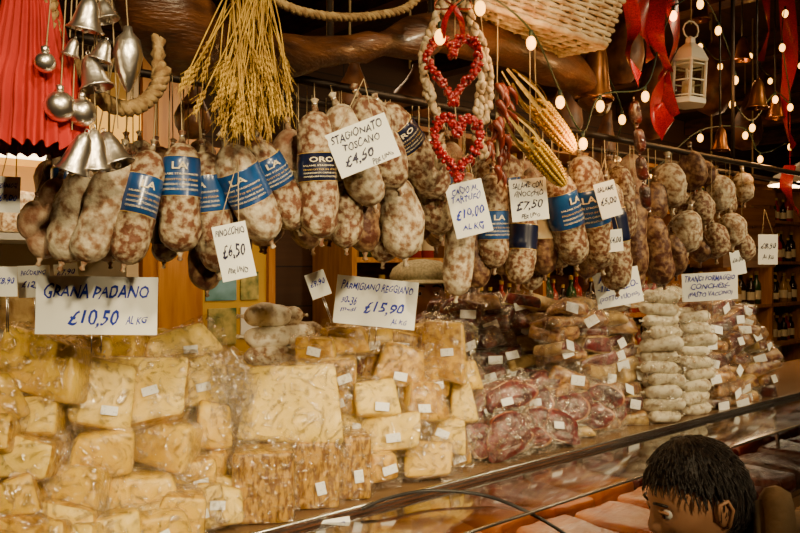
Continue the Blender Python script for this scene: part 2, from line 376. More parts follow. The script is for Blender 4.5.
def pxchunks(mb,lst,t0,mats,lab=.5,depth=.1,lean=.12,back=2,ybase=600,floorz=SHELF,rot=1,**kw):
    for it in lst:
        px,py,w,h=it[:4]; t=t0+ (it[4] if len(it)>4 else 0)
        up=max(0,(ybase-py))/260*lean; t+=up+R.uniform(-.012,.012)
        d=dep(px,t); W=w*d/800*1.04; H=h*d/800*1.03; p=on(px,py,t)
        p.z=max(p.z,floorz+H/2+.002)
        fr,ot=R.choice(mats)
        k2=dict(kw); k2.setdefault('top',R.uniform(-.08,.40)); k2.setdefault('slant',R.uniform(-.35,.35)); k2.setdefault('skew',R.uniform(-.2,.2)); k2.setdefault('nz',.0045)
        chunk(mb,p+Vector((0,depth/2,0)),W,depth,H,(R.uniform(-.4,.05),R.uniform(-.25,.25)*rot,R.uniform(-.35,.5)),fr,ot,lab,**k2)
        for b in range(1,back):
            chunk(mb,p+Vector((-.02+R.uniform(-.02,.02),depth*(b+.5),-.006)),W*1.02,depth,H*.94,(0,R.uniform(-.1,.1),R.uniform(-.1,.3)),fr,ot,0,dofin=False,**k2)
mb=MB()
L1=[(38,370,94,60),(92,400,60,68),(143,398,76,68),(172,352,84,36,.1),(110,352,60,34,.12),(28,424,62,38),(92,456,66,44),(160,449,72,46),(22,463,60,42),(206,430,40,46,.02),
(70,494,66,42),(136,499,70,42),(180,480,52,38,.02),(8,500,46,40),(60,529,66,38),(130,540,66,42),(190,516,54,42),(212,474,36,44,.03),(-12,440,40,40),(-15,400,50,50),(190,385,50,50,.05),
(10,540,60,40),(100,578,66,44),(172,566,60,50),(40,572,60,46),(215,550,40,44,.03),(-10,585,60,50),(150,605,66,40),(70,612,60,40),(10,612,60,40),(210,590,46,40,.03)]
pxchunks(mb,L1,.03,[('cheese2','rind'),('cheese','rind'),('cheese','cheese'),('cheese2','cheese'),('cheese','rind')],lab=.6,lean=.14,back=3)
mb.build('cheese_wedge_pile')
mb=MB()
d=dep(287,.1)
pt=on(287,410,.1); chunk(mb,pt+Vector((0,.07,0)),112*d/800,.14,78*d/800,(-.22,.03,.12),'cheese2','cheese',0,wedge=.3,top=.2,r=.014,slant=.14,nz=.004)
for px,py,w,h,t in ((259,489,62,72,.04),(312,482,48,68,.05),(350,478,36,64,.05),(240,486,60,66,.16),(300,480,60,70,.17)):
    d=dep(px,t); H=h*d/800; p=on(px,py,t); p.z=SHELF+H/2+.002
    chunk(mb,p+Vector((0,.05,0)),w*d/800,.09,H,(0,0,.18),'rinddark','rind',.6,wedge=.05,top=.0,r=.008,nz=.002,labs=(.02,.028))
for k in range(4):
    c=on(226+k*5,385+k*12,.10+.02*k); vs=[];fs=[]
    for i in range(9):
        for j in range(9):
            u=i/8-.5;v=j/8-.5; nn=noise.noise_vector(Vector((u*4+k*7,v*4,k))); vs.append(c+Vector((u*.08+nn.x*.025,nn.y*.04,v*.16+nn.z*.02)))
    for i in range(8):
        for j in range(8): a=i*9+j; fs.append((a,a+9,a+10,a+1))
    mb.add((vs,fs),'filmw')
mb.build('hard_cheese_block_stack')
mb=MB()
L2=[(345,342,46,28,.08),(318,352,44,28,.1),(398,368,58,42,.03),(447,352,52,56,.05),(372,403,48,36),(420,406,52,38),(392,437,58,36),(448,437,42,32),(378,468,32,30),(428,468,48,36),
(335,375,44,34,.08),(350,428,34,34,.06),(340,402,34,30,.08),(462,405,30,44,.06),(462,378,34,30,.07),(458,466,26,26,.03),(404,346,50,26,.14),(372,345,36,28,.12),(345,455,34,34,.1),(305,378,40,30,.14),(430,380,40,30,.09)]
pxchunks(mb,L2,.04,[('rind','cheese'),('cheese','rind'),('rind','cheese'),('cheese2','cheese'),('rinddark','cheese')],lab=.8,lean=.12,ybase=480,back=3,depth=.09,labs=(.034,.02))
mb.build('aged_cheese_chunk_pile')
def hamcut(mb,p,w,h,d,e):
    SEED[0]+=1; sd=SEED[0]; T=TR(p,e); n=30; rings=[0,.5,.86,.93,1.0]
    def shape(a,k,y):
        x=math.cos(a); z=math.sin(a); f=1+.14*math.sin(2*a+sd)+.09*math.sin(3*a+sd*2)+.05*math.sin(5*a+sd)
        x=math.copysign(abs(x)**.7,x); return Vector((x*w/2*f*k,y,(z if z>0 else z*.75)*h/2*f*k))
    vs=[];fs=[];ms=[]
    for side in (-1,1):
        o=len(vs)
        for k in rings:
            for j in range(n): a=2*math.pi*j/n; vs.append(shape(a,max(k,.001),side*d/2*(1 if k<.9 else .8))+noise.noise_vector(Vector((k*4+sd,a,side)))*.004)
        for i in range(4):
            for j in range(n):
                q=(j+1)%n; f=(o+i*n+j,o+(i+1)*n+j,o+(i+1)*n+q,o+i*n+q); fs.append(f if side<0 else tuple(reversed(f))); ms.append('ham' if i<3 else ('fat' if math.sin(2*math.pi*j/n+sd)>-.1 else 'ham'))
    o1=4*n;o2=5*n+4*n
    for j in range(n): q=(j+1)%n; fs.append((o1+j,o2+j,o2+q,o1+q)); ms.append('fat' if math.sin(2*math.pi*j/n+sd)>.4 else 'darkmeat')
    mb.add((vs,fs),ms,T)
    if R.random()<.6: mb.add(rbox(.034,.0016,.020,.0008,.0),'sticker',T@TR((R.uniform(-.2,.2)*w,-d/2-.009,R.uniform(-.25,.1)*h),(0,R.uniform(-.3,.3),0)))
    fin(mb,T,w*1.0,h*1.0,0,.02); mb.add(rbox(w*1.04,d+.014,h*1.0,.025,.006,sd,0,.1,0,20),'film',T)
mb=MB()
L3=[(510,400,46,34,.03),(508,436,46,34),(566,412,48,32,.02),(602,402,36,36,.03),(560,443,44,30,.0),(592,430,40,30,.02),(484,410,36,34,.08),(482,446,34,34,.04),(540,388,40,26,.12),(585,388,42,26,.1),(612,426,30,28,.05),(475,428,34,30,.1),(536,428,40,32,.03),(534,404,38,30,.06),(508,456,44,24,-.0),(625,410,26,30,.08),(530,450,40,22,.02),(560,395,34,24,.1)]
for px,py,w,h,*o in L3:
    t=.04+(o[0] if o else 0)+max(0,470-py)/260*.06; d=dep(px,t); W,H=w*d/800*1.1,h*d/800*1.05; p=on(px,py,t); p.z=max(p.z,SHELF+H/2+.004)
    for b in range(2): hamcut(mb,p+Vector((0,.03+.055*b,0)),W,H,.045,(R.uniform(-.5,-.1),R.uniform(-.4,.4),R.uniform(-.3,.5)))
mb.build('cured_ham_pack_pile')
def pile(name,px0,px1,t0,pw,ph,pd,mats,pytop,shrink=.3,lab=.5,z0=SHELF,nt=2,**kw):
    mb=MB(); a0=on(px0,300,t0); a1=on(px1,300,t0)
    dm=dep((px0+px1)/2,t0); ztop=CAMZ-(pytop-266)/800*dm; n=max(1,round((ztop-z0)/ph)); ph=(ztop-z0)/n
    for r in range(n):
        f=r/n; c=(a0+a1)/2
        A=a0.lerp(c,shrink*f*f);B=a1.lerp(c,shrink*f*f); LL=(B-A).length; m=max(1,round(LL/pw))
        for i in range(m):
            for k in range(nt):
                p=A.lerp(B,(i+.5+(R.uniform(-.25,.25) if r else 0))/m); p+=Vector((-ST,CT,0))*(pd*(k+.5)+.06*f+R.uniform(-.02,.02)); p.z=z0+ph*(r+.5)+R.uniform(-.008,.008)*(r>0)
                fr,ot=R.choice(mats)
                chunk(mb,p,LL/m*R.uniform(.85,1.2),pd,ph*R.uniform(.9,1.35),(R.uniform(-.4,.15) if r else 0,R.uniform(-.3,.3) if r else 0,R.uniform(-.1,.9)),fr,ot,lab if k==0 else 0,dofin=(k==0),skew=R.uniform(-.3,.3),slant=R.uniform(-.5,.5),top=R.uniform(0,.3),**kw)
    return mb.build(name)
pile('smoked_meat_pack_pile',455,560,.26,.12,.05,.10,[('darkmeat','darkmeat'),('darkmeat','ham'),('ham','ham'),('speck','darkmeat')],298,shrink=.35,lab=.5,labs=(.05,.025),r=.02,nz=.010)
pile('sliced_speck_pack_pile',566,648,.10,.14,.042,.12,[('speck','tanpack'),('tanpack','speck'),('speck','speck'),('ham','tanpack'),('tanpack','tanpack')],302,shrink=.2,lab=.5,labs=(.045,.03),r=.018,nz=.010)
pile('mixed_salumi_pack_pile',712,780,.04,.16,.042,.12,[('speck','speck'),('speck','tanpack'),('darkmeat','speck'),('ham','speck')],304,shrink=.4,lab=.55,labs=(.05,.03),r=.018,nz=.010)
# ---------------- salami
def salami(mb,p0,p1,r,m='mould',label=None,text=None,nub=True,string=None,seg=18):
    p0=Vector(p0);p1=Vector(p1);SEED[0]+=1; sd=SEED[0]*1.7
    ax=(p0-p1); L=ax.length; ax.normalize(); tp=math.sin(sd)*.10
    fr=Vector((.25+math.sin(sd*3)*.5,-1,0)); fr=(fr-ax*fr.dot(ax)).normalized(); sx=fr.cross(ax)*-1
    us=[0,.015,.05,.1,.18,.26,.34,.42,.5,.58,.66,.74,.82,.9,.95,.985,1]
    if label: us=sorted(set([u for u in us if min(abs(u-label[0]),abs(u-label[1]))>.02]+[label[0],label[0]+.004,label[1]-.004,label[1]]))
    cl=min(.45,r*1.25/L); vs=[];fs=[];ms=[]
    bd=sx*(math.sin(sd*2)*.10*r*2)
    for u in us:
        q=min(1,min(u,1-u)/cl); f=math.sqrt(max(0,1-(1-q)**2)); f=max(f,.04)
        f*=1+.09*math.sin((1-u)*2.6)+tp*(.5-u)
        for j in range(seg):
            a=2*math.pi*j/seg; inl=label and label[0]+.003<=u<=label[1]-.003
            n=noise.noise(Vector((math.cos(a)*1.2,math.sin(a)*1.2,u*L*22+sd)))*.16+noise.noise(Vector((math.cos(a)*3,math.sin(a)*3,u*L*60+sd)))*.09
            if inl: n=n*.25+.03
            rr=r*f*(1+n)
            vs.append(p1+ax*(L*u)+bd*(math.sin(u*3.14)*(0 if label and text else 1))+ (fr*math.cos(a)+sx*math.sin(a))*rr)
    for i in range(len(us)-1):
        um=(us[i]+us[i+1])/2
        for j in range(seg):
            k=(j+1)%seg; fs.append((i*seg+j,i*seg+k,(i+1)*seg+k,(i+1)*seg+j))
            if label and label[0]<um<label[1]:
                e=(label[1]-label[0]); g=(um-label[0])/e
                ms.append('gold' if (g<.03 or g>.97) else label[2])
            else: ms.append(m)
    mb.add((vs,fs),ms)
    if label and text:
        v,f,tw,th=text_mesh(text,0,.02); hh=(label[1]-label[0])*L; um=(label[0]+label[1])/2; out=[]; wd=.75 if len(text)<3 else 1.2
        for a in v:
            ang=a.x/tw*wd; z=a.y/th*hh*.18; out.append(p1+ax*(L*um+z+hh*.25)+(fr*math.cos(ang)+sx*math.sin(ang)*1)*(r*1.155))
        mb.add((out,f),'cream',None,False)
        for q,zz,mm in ((('SALAME STAGIONATO'),.04,'cream'),(('PRODOTTO IN ITALIA'),-.1,'gold'),(('INGREDIENTI CARNE SUINA'),-.22,'cream'),(('CONSERVARE IN LUOGO FRESCO'),-.34,'cream')):
            v,f,tw,th=text_mesh(q,0,.01); out=[]
            for a in v:
                ang=a.x/tw*1.9; z=a.y/th*hh*.05; out.append(p1+ax*(L*um+z+hh*zz)+(fr*math.cos(ang)+sx*math.sin(ang))*(r*1.155))
            mb.add((out,f),mm,None,False)
    if nub:
        mb.add(tube([p0,p0+ax*r*.35,p0+ax*r*.6],[r*.22,r*.12,r*.25],8),m); mb.add(tube([p1,p1-ax*r*.2,p1-ax*r*.4],[r*.2,r*.1,r*.18],8),m)
        mb.add(tube([p0+ax*r*.3,p0+ax*r*.38],r*.16,8),'silver')
    if string is not None: mb.add(tube([p0+ax*r*.35,string],.0011,5),'string')
RZ=1.95
def rail_pt(px):
    p=on(px,100,-.1); p.z=RZ; return p
mb=MB(); mb.add(tube([S(-1.3,-.1,RZ),S(3.2,-.1,RZ)],.009,10),'iron'); mb.add(tube([S(-1.3,.05,RZ),S(3.2,.05,RZ)],.008,8),'iron')
for s in (-1.2,.0,1.4,2.9): mb.add(tube([S(s,-.1,RZ),S(s,-.1,2.8)],.007,8),'iron'); mb.add(tube([S(s,-.1,RZ),S(s,.05,RZ)],.007,8),'iron')
mb.build('hanging_rail')
def bunch(lst,nm='hanging_salami_bunch'):
    mb=MB()
    for it in lst:
        x0,y0,x1,y1,w=it[:5]; m=it[5]; t=it[6] if len(it)>6 else -.15; lab=it[7] if len(it)>7 else None; tx=it[8] if len(it)>8 else None
        d=dep((x0+x1)/2,t); r=w*d/1600*.95
        xr=x0+(175-x0)*.3 if x0<300 else x0+(x0-x1)*.15
        salami(mb,on(x0,y0,t),on(x1,y1,t),r,m,lab,tx,string=rail_pt(xr))
    return mb.build(nm)
BL='LA'
bunch([(60,178,40,258,36,'mouldp',-.1),(92,160,62,262,40,'mouldw',-.16),(122,150,84,262,38,'mouldw',-.2),(36,200,30,240,26,'mouldp',-.1),(104,200,110,262,30,'mouldp',-.12),
 (152,150,124,264,36,'mould',-.22,(.42,.76,'blue'),BL)])
bunch([(182,142,180,252,38,'mould',-.22,(.50,.86,'blue'),BL),(203,150,219,272,36,'mould',-.2,(.5,.8,'blue'),BL),(226,144,270,240,42,'mouldw',-.24,(.42,.76,'blue'),BL),
 (254,140,298,228,38,'mould',-.2,(.5,.82,'blue'),BL),(288,128,297,205,36,'mouldp',-.16,(.2,.45,'cream')),(168,205,164,262,28,'mould',-.14,(.3,.8,'navy')),(205,235,207,290,30,'mouldb',-.14),(236,205,236,262,28,'mouldb',-.14)])
bunch([(315,110,321,238,38,'mould',-.24,(.44,.66,'navy'),'ORO'),(336,104,374,205,38,'mouldw',-.22),(358,96,398,188,40,'mould',-.24),(380,104,442,194,38,'mould',-.2,(.55,.78,'navy'),'ORO'),
 (342,180,346,248,32,'mould',-.17),(364,190,365,252,36,'mouldb',-.16),(392,175,405,258,40,'mouldw',-.18),(430,145,441,234,32,'mould',-.16),(418,165,412,244,34,'mouldb',-.1),(300,190,312,248,32,'mouldb',-.12),(385,210,383,262,30,'mould',-.12),(338,200,330,240,30,'mouldp',-.1)])
bunch([(464,178,456,296,30,'mouldw',-.16),(492,172,494,268,30,'mould',-.12,(.3,.6,'blue'),BL),(476,200,478,288,26,'mouldb',-.08),(523,185,518,284,30,'mould',-.1,(.35,.6,'navy')),(543,185,545,274,30,'mouldb',-.1,(.4,.65,'cream')),
 (554,170,576,264,34,'mould',-.16,(.42,.78,'blue'),BL),(508,190,503,275,26,'mouldb',-.05),(534,210,531,290,24,'mould',-.04)])
bunch([(580,155,602,268,34,'mould',-.17,(.4,.72,'blue'),BL),(606,180,617,290,30,'mould',-.13,(.45,.75,'navy')),(634,190,636,277,26,'mouldb',-.1),(592,195,586,278,28,'mouldb',-.08),(650,215,664,284,26,'mouldb',-.1),(630,220,632,292,24,'mouldb',-.08),(618,165,622,240,28,'mould',-.1)])
bunch([(668,162,672,208,34,'mouldw',-.1),(690,150,694,190,26,'mouldb',-.1),(700,190,704,225,26,'mould',-.06),(716,174,718,212,28,'mouldw',-.04),(690,210,686,252,32,'mouldw',-.08),(712,222,716,258,26,'mould',-.04),(672,230,676,275,26,'mouldb',-.05),
 (730,212,732,246,28,'mouldw',0),(742,172,744,202,24,'mouldw',.02),(655,180,652,222,26,'mouldb',-.08),(742,232,744,262,22,'mould',0),(703,160,706,186,22,'mouldb',-.02),(680,190,682,220,24,'mould',0),(726,190,728,214,22,'mould',.04),(700,232,700,262,24,'mouldb',0)])
mb=MB()
for t0,step,x0 in ((.0,16,50),(-.06,24,66)):
    x=x0
    while x<640:
        t=t0+R.uniform(-.01,.04); y0=R.uniform(138,165)+(x>450)*15; y1=R.uniform(222,250)+(x>450)*22; d=dep(x,t); dx=R.uniform(-14,14)
        lab=R.choice([None,None,(.4,.75,'blue'),(.4,.7,'navy')])
        p=on(x,100,t0); p.z=RZ
        salami(mb,on(x,y0,t),on(x+dx,y1,t),R.uniform(12,16)*d/800,R.choice(['mouldb','mould','mouldw','mouldp','mouldb']),lab,None,string=p,seg=14); x+=R.uniform(step*.8,step*1.2)
mb.build('hanging_salami_back_row')
mb=MB(); 
for i in range(4): salami(mb,on(634+i*3,100+i*28,-.2),on(638+i*3,124+i*28,-.2),.014,'darkmeat',seg=12,string=rail_pt(636) if i==0 else None)
mb.build('hanging_sausage_chain')
mb=MB()
for c,(px,n) in enumerate(((662,11),(695,9))):
    for r in range(n):
        for k in range(2):
            base=on(px,300,.06+k*.13); z=SHELF+.021+r*.040
            yw=.25+R.uniform(-.35,.35); dv=Vector((math.cos(yw),math.sin(yw),R.uniform(-.1,.1)*(r>0)))*R.uniform(.06,.074)
            b=Vector((base.x+R.uniform(-.02,.02),base.y+R.uniform(-.01,.01),z)); salami(mb,b-dv,b+dv,R.uniform(.019,.023),'flour',seg=12)
            if k==0 and r%3==1: mb.add(rbox(.15,.06,.085,.02,.01,r,0,0,0,30),'film',TR(b,(0,0,.25)))
mb.build('small_salami_stack')
mb=MB()
for i in range(6):
    for r in range(8-i//2):
        b=on(268+i*11,345,.40); b.z=SHELF+.03+r*.052; salami(mb,b-Vector((.06,.01,0)),b+Vector((.06,.02,0)),.027,R.choice(['flour','flour','mouldw']),seg=12)
mb.build('wrapped_salami_stack')
# ---------------- signs
I='ink';K='inkd'
def psign(px,py,w,h,t,lines,roll=0,yaw=.1,tilt=0,support=None,L=.1):
    d=dep(px,t); return sign(on(px,py,t),w*d/800,h*d/800,lines,math.radians(roll),yaw,tilt,support,L)
psign(97,305,118,58,-.05,[('GRANA PADANO',0,.24,.86,.22,I),('£10,50',-.02,-.22,.42,.30,I),('AL KG',.33,-.24,.18,.14,I)],-1,.1,-.08,'stick',.03)
psign(376,302,82,48,.04,[('PARMIGIANO REGGIANO',0,.30,.88,.16,I),('30-36',-.33,-.02,.2,.12,I),('mesi',-.33,-.2,.2,.1,I),('£15,90',.1,-.12,.5,.28,I),('AL KG',.3,-.36,.2,.1,I)],-6,.1,-.05,'stick',.04)
psign(363,145,64,46,-.31,[('STAGIONATO',-.02,.32,.86,.17,K),('TOSCANO',0,.08,.6,.17,K),('£4,50',-.12,-.22,.5,.26,K),('PER UNO',.22,-.40,.36,.1,K)],22,.05,0,'string',.08)
psign(234,251,34,56,-.29,[('FINOCCHIO',0,.36,.86,.12,K),('£6,50',0,.0,.7,.26,K),('PER UNO',0,-.34,.6,.09,K)],12,.05,0,'string',.1)
psign(529,199,38,42,-.2,[('SALAME CON',0,.34,.84,.13,K),('FINOCCHIO',0,.14,.8,.12,K),('£7,50',0,-.14,.74,.24,K),('PER UNO',0,-.38,.5,.1,K)],6,.1,0,'string',.06)
psign(469,208,38,54,-.25,[('CACIO AL',0,.36,.7,.12,I),('TARTUFO',0,.2,.8,.12,I),('£10,00',0,-.08,.8,.2,I),('AL KG',0,-.34,.6,.1,I)],14,.1,0,'string',.06)
psign(618,287,48,36,-.10,[('ASIAGO',-.1,.3,.6,.18,I),('-1/2 PEZZO-',0,.04,.9,.16,I),('(SOTTO VUOTO)',0,-.28,.86,.15,I)],10,.1,-.1,'string',.05)
psign(710,286,60,28,-.02,[('TRANCI FORMAGGIO',0,.3,.9,.2,I),('CONCHESE-',0,.02,.7,.18,I),('(PASTO VACCINO)',0,-.28,.8,.2,I)],3,.15,0,'stick',.06)
psign(608,199,22,36,-.24,[('SALAME',0,.3,.8,.12,K),('£5,00',0,-.05,.8,.2,K)],16,.1,0,'string',.06)
psign(615,240,16,22,-.22,[('£4,00',0,0,.8,.3,K)],6,.1,0,'string',.06)
psign(768,249,22,30,.0,[('£8,50',0,.1,.8,.2,K),('AL KG',0,-.25,.6,.12,K)],0,.2,0,'string',.1)
psign(738,262,16,24,.0,[('£6,00',0,.1,.8,.2,K)],10,.2,0,'string',.1)
psign(318,284,20,26,.05,[('£9,90',0,.05,.8,.25,I)],20,.0,0,'stick',.06)
psign(8,194,24,36,-.12,[('FORMAGGI',0,.25,.8,.14,I),('£9,00',0,-.1,.8,.2,I)],-2,.0,0,'string',.1)
psign(34,281,32,32,.12,[('PECORINO',0,.28,.8,.14,I),('£12,90',0,-.1,.8,.22,I)],2,.0,0,'stick',.06)
psign(6,281,22,30,.09,[('£8,90',0,0,.8,.25,I)],0,.0,0,'stick',.06)
psign(66,272,24,18,.12,[('£7,90',0,0,.8,.35,I)],6,.0,0,'stick',.06)
psign(326,529,50,18,-.02,[('PARMIGIANO',0,.1,.8,.3,I)],8,.1,-.5,'stick',.003)
# ---------------- overhead decorations
BZ=2.52
def TRZ(px,t,z=BZ):
    p=on(px,50,t); p.z=z; return p
mb=MB()
bp=smooth_pts([on(120,-40,-.22),on(165,15,-.22),(on(205,48,-.2)),on(260,58,-.18),on(330,50,-.17),on(400,42,-.16),on(470,34,-.14),on(560,66,-.1),on(600,104,-.06)],6)
n=len(bp); rr=[(.045+.015*math.sin(i/n*9)+.012*noise.noise(Vector((i*.4,0,3))))*(1-.45*max(0,(i/n-.75)*4)) for i in range(n)]
g=tube(bp,rr,16); g=([v+noise.noise_vector(v*14)*.014 for v in g[0]],g[1]); mb.add(g,'wood')
for i in (n//5,n//2,3*n//4): mb.add(tube([bp[i],Vector((bp[i].x,bp[i].y,2.8))],.007,6),'iron')
mb.build('wooden_ox_yoke')
mb=MB(); mb.add(box(-1.4,3.4,-.29,-.22,BZ,BZ+.07),'wood',STM,False)
for s in (-1.3,.6,2.0,3.3): mb.add(box(s-.03,s+.03,-.28,-.22,BZ+.07,2.8),'wood',STM,False)
mb.build('stall_canopy_beam')
mb=MB(); top=on(248,-20,-.33)
for i in range(110):
    ex=R.gauss(250,19); ey=R.uniform(50,122)-abs(ex-250)*.5; t=-.33+R.uniform(-.03,.04)
    e=on(ex,ey,t); b=top+Vector((R.uniform(-.025,.03),R.uniform(-.02,.02),R.uniform(0,.04))); mid=b.lerp(e,.5)+Vector((R.uniform(-.012,.012),0,.01))
    pts=smooth_pts([b,mid,e],5); mb.add(tube(pts,.0011,4),'wheat')
    dd=(pts[-1]-pts[-3]).normalized(); sd=dd.orthogonal().normalized(); up=dd.cross(sd)
    for k in range(7):
        for sg in (-1,1):
            q=e+dd*(k*.005)+(sd if k%2 else up)*sg*.0022
            mb.add(tube([q,q+dd*.004+(sd if k%2 else up)*sg*.0012,q+dd*.0085],[.0006,.0017,.0004],4,False),'wheat')
        a=e+dd*k*.005; mb.add(tube([a,a+dd*.022+sd*R.uniform(-.012,.012)+up*R.uniform(-.008,.008)],.0003,3,False),'wheat')
mb.add(tube([top+Vector((0,0,-.01)),top+Vector((0,0,.03))],[.03,.028],10),'rope'); mb.add(tube([top,TRZ(262,-.25)],.003,6),'string')
mb.build('wheat_bunch')
mb=MB(); c=on(32,150,-.26); H=.26
def pl(a,u): return 1+.11*math.cos(26*a)*(1-u*.7)
g=lathe([(.066-.05*(i/12)**1.2,H*i/12) for i in range(13)],156,pl); g=([v+noise.noise_vector(v*20)*.004+Vector((0,0,.004*math.cos(26*math.atan2(v.y,v.x)))) for v in g[0]],g[1])
mb.add(g,'red',TR(c)); mb.add(tube([c+Vector((0,0,H)),Vector((c.x,c.y,2.8))],.002,6),'string'); mb.add(sphere(.018,12,8),'ribbon',TR(c+Vector((0,0,H))))
mb.build('red_pleated_pendant')
def bell(mb,c,r,h,m='silver',e=(0,0,0),ring=True):
    T=TR(c,e)
    pr=[(r*1.0,0),(r*.93,h*.06),(r*.80,h*.18),(r*.68,h*.4),(r*.58,h*.65),(r*.42,h*.85),(r*.2,h*.96),(.001,h)]
    mb.add(lathe(pr,20),m,T); mb.add(lathe([(a*.93,b*.96) for a,b in pr],20),m,T); mb.add(lathe([(r,0),(r*1.04,h*.02),(r,h*.05)],20),m,T)
    mb.add(sphere(r*.2,8,6),m,T@TR((0,0,h*.02))); mb.add(tube([(0,0,h*.02),(0,0,h*.9)],r*.04,5),m,T)
    if ring: mb.add(tube([(r*.12*math.cos(a*.785),0,h*1.02+r*.14*math.sin(a*.785)) for a in range(9)],r*.035,6,False),m,T)
mb=MB(); t=-.33
def onr(px): return px*dep(90,t)/800
for (x,y,r,h,e) in ((85,30,18,34,(.1,.2,0)),(97,88,17,36,(0,-.25,0)),(72,172,18,42,(0,.35,0)),(95,170,19,42,(.1,0,0)),(118,165,18,38,(0,-.4,0)),(70,55,9,18,(0,.3,0)),(108,20,12,22,(0,-.3,0)),(100,60,12,22,(0,.3,0))):
    p=on(x,y,t); bell(mb,p,onr(r),onr(h),'silver',e); mb.add(tube([p+Vector((0,0,onr(h))),TRZ(92,-.25)],.0009,4),'string')
p=on(128,92,t); mb.add(lathe([(.001,0),(onr(5),onr(6)),(onr(11),onr(20)),(onr(15),onr(38)),(onr(12),onr(54)),(onr(5),onr(62)),(onr(4),onr(68)),(.001,onr(69))],20,lambda a,u:1+.05*math.cos(10*a)),'silver',TR(p)); mb.add(tube([p+Vector((0,0,onr(68))),TRZ(100,-.25)],.0009,4),'string')
for x,y,r in ((60,106,15),(82,112,14),(45,62,10)):
    p=on(x,y,t); mb.add(sphere(onr(r),18,12),'silver',TR(p)); mb.add(tube([p+Vector((0,0,onr(r))),p+Vector((0,0,onr(r+5)))],onr(4),8),'silver'); mb.add(tube([p,TRZ(88,-.25)],.0009,4),'string')
mb.build('silver_bell_cluster')
mb=MB(); rope(mb,smooth_pts([on(48,-30,-.28),on(52,30,-.28),on(72,62,-.27),on(100,98,-.27),on(130,108,-.27),on(152,95,-.26),on(163,70,-.26),on(158,40,-.24),TRZ(165,-.26)],14),.0115)
rope(mb,smooth_pts([on(38,-30,-.26),on(44,20,-.26),on(55,45,-.26),on(50,72,-.26)],12),.011)
mb.build('hemp_rope_loop')
mb=MB(); rope(mb,smooth_pts([on(245,-25,-.31),on(285,5,-.31),on(330,16,-.31),on(375,15,-.3),on(410,5,-.3),on(430,-25,-.3)],16),.0075); mb.build('twisted_rope_swag')
def heart(mb,cx,cy,w,h,t,thick=.007):
    d=dep(cx,t); W=w*d/800/34; H=h*d/800/30; c=on(cx,cy,t); pts=[]
    for i in range(64):
        a=2*math.pi*i/64; x=16*math.sin(a)**3; z=13*math.cos(a)-5*math.cos(2*a)-2*math.cos(3*a)-math.cos(4*a)+2.5
        pts.append(c+Vector((x*W,0,z*H)))
    mb.add(tube(pts+[pts[0]],.003,6,False),'chili')
    for p in pts:
        for k in range(5):
            q=p+Vector((R.uniform(-1,1),R.uniform(-1,1),R.uniform(-1,1)))*thick; mb.add(sphere(R.uniform(.0035,.0055),8,6),'berry',TR(q))
    return pts
mb=MB(); heart(mb,453,70,54,66,-.31); heart(mb,457,148,48,62,-.31); 
p=on(455,40,-.31); mb.add(tube([p,TRZ(455,-.25)],.0012,4),'string'); mb.add(tube([on(454,98,-.31),on(457,125,-.31)],.0012,4),'string')
for sg in (-1,1):
    mb.add(ribbon(smooth_pts([on(453,5,-.31),on(453+sg*14,-3,-.32),on(453+sg*18,8,-.32),on(453+sg*2,8,-.31)],6),.012,Vector((0,1,0))),'ribbon')
    mb.add(ribbon(smooth_pts([on(453,5,-.31),on(453+sg*8,20,-.32),on(453+sg*10,38,-.31)],6),.012,Vector((1,0,0)),1),'ribbon')
mb.build('red_berry_heart_garland')
mb=MB()
for side in ([(450,-10),(432,30),(424,60),(430,95),(440,130),(440,165)],[(458,-10),(476,30),(484,55),(480,95),(476,130),(484,155)],[(486,60),(490,90),(484,120)]):
    pts=smooth_pts([on(x,y,-.27) for x,y in side],9)
    for i,p in enumerate(pts):
        for k in range(2):
            q=p+Vector((R.uniform(-.006,.006),R.uniform(-.006,.006),0)); mb.add(sphere(.006,8,6,(1,1,1.7)),'bean',TR(q,(R.uniform(-.5,.5),R.uniform(-.7,.7),0)))
    mb.add(tube([pts[0],TRZ(455,-.25)],.0012,4),'string')
mb.build('dried_garlic_garland')
mb=MB(); d=dep(522,-.2); c=on(522,6,-.2); T=TR(c,(.12,.14,.45)); W,D,H=.34,.2,.11
ns=14
for r in range(11):
    z=-H/2+H*r/10; f=1+.1*r/10; pts=[]; P=[(-1,-1),(1,-1),(1,1),(-1,1),(-1,-1)]
    cnt=0
    for i in range(4):
        for k in range(ns):
            u=k/ns; x=(P[i][0]*(1-u)+P[i+1][0]*u)*W/2*f; y=(P[i][1]*(1-u)+P[i+1][1]*u)*D/2*f; s=.003*(1 if (cnt+r)%2 else -1); cnt+=1
            nx=0 if i%2==0 else (1 if i==1 else -1); ny=0 if i%2 else (-1 if i==0 else 1)
            pts.append(Vector((x+nx*s,y+ny*s,z)))
    pts.append(pts[0]); mb.add(tube(pts,.0052 if r not in(0,10) else .008,6,False),'wicker',T)
for i in range(-5,6):
    x=i*W/11
    for y in (-D/2,D/2): mb.add(tube([(x,y,-H/2),(x*1.1,y*1.1,H/2)],.004,5),'wicker',T)
    mb.add(tube([(x,-D/2,-H/2),(x,D/2,-H/2)],.006,5),'wicker',T)
for i in range(-3,4):
    for x in(-W/2,W/2): mb.add(tube([(x,i*D/7,-H/2),(x*1.1,i*D/7*1.1,H/2)],.004,5),'wicker',T)
    mb.add(tube([(-W/2,i*D/7,-H/2),(W/2,i*D/7,-H/2)],.005,5),'wicker',T)
for x in(-1,1): mb.add(tube([T@Vector((x*W*.5,0,H/2)),T@Vector((x*W*.5,0,H/2))+Vector((0,0,.5))],.003,5),'string')
mb.build('wicker_basket')
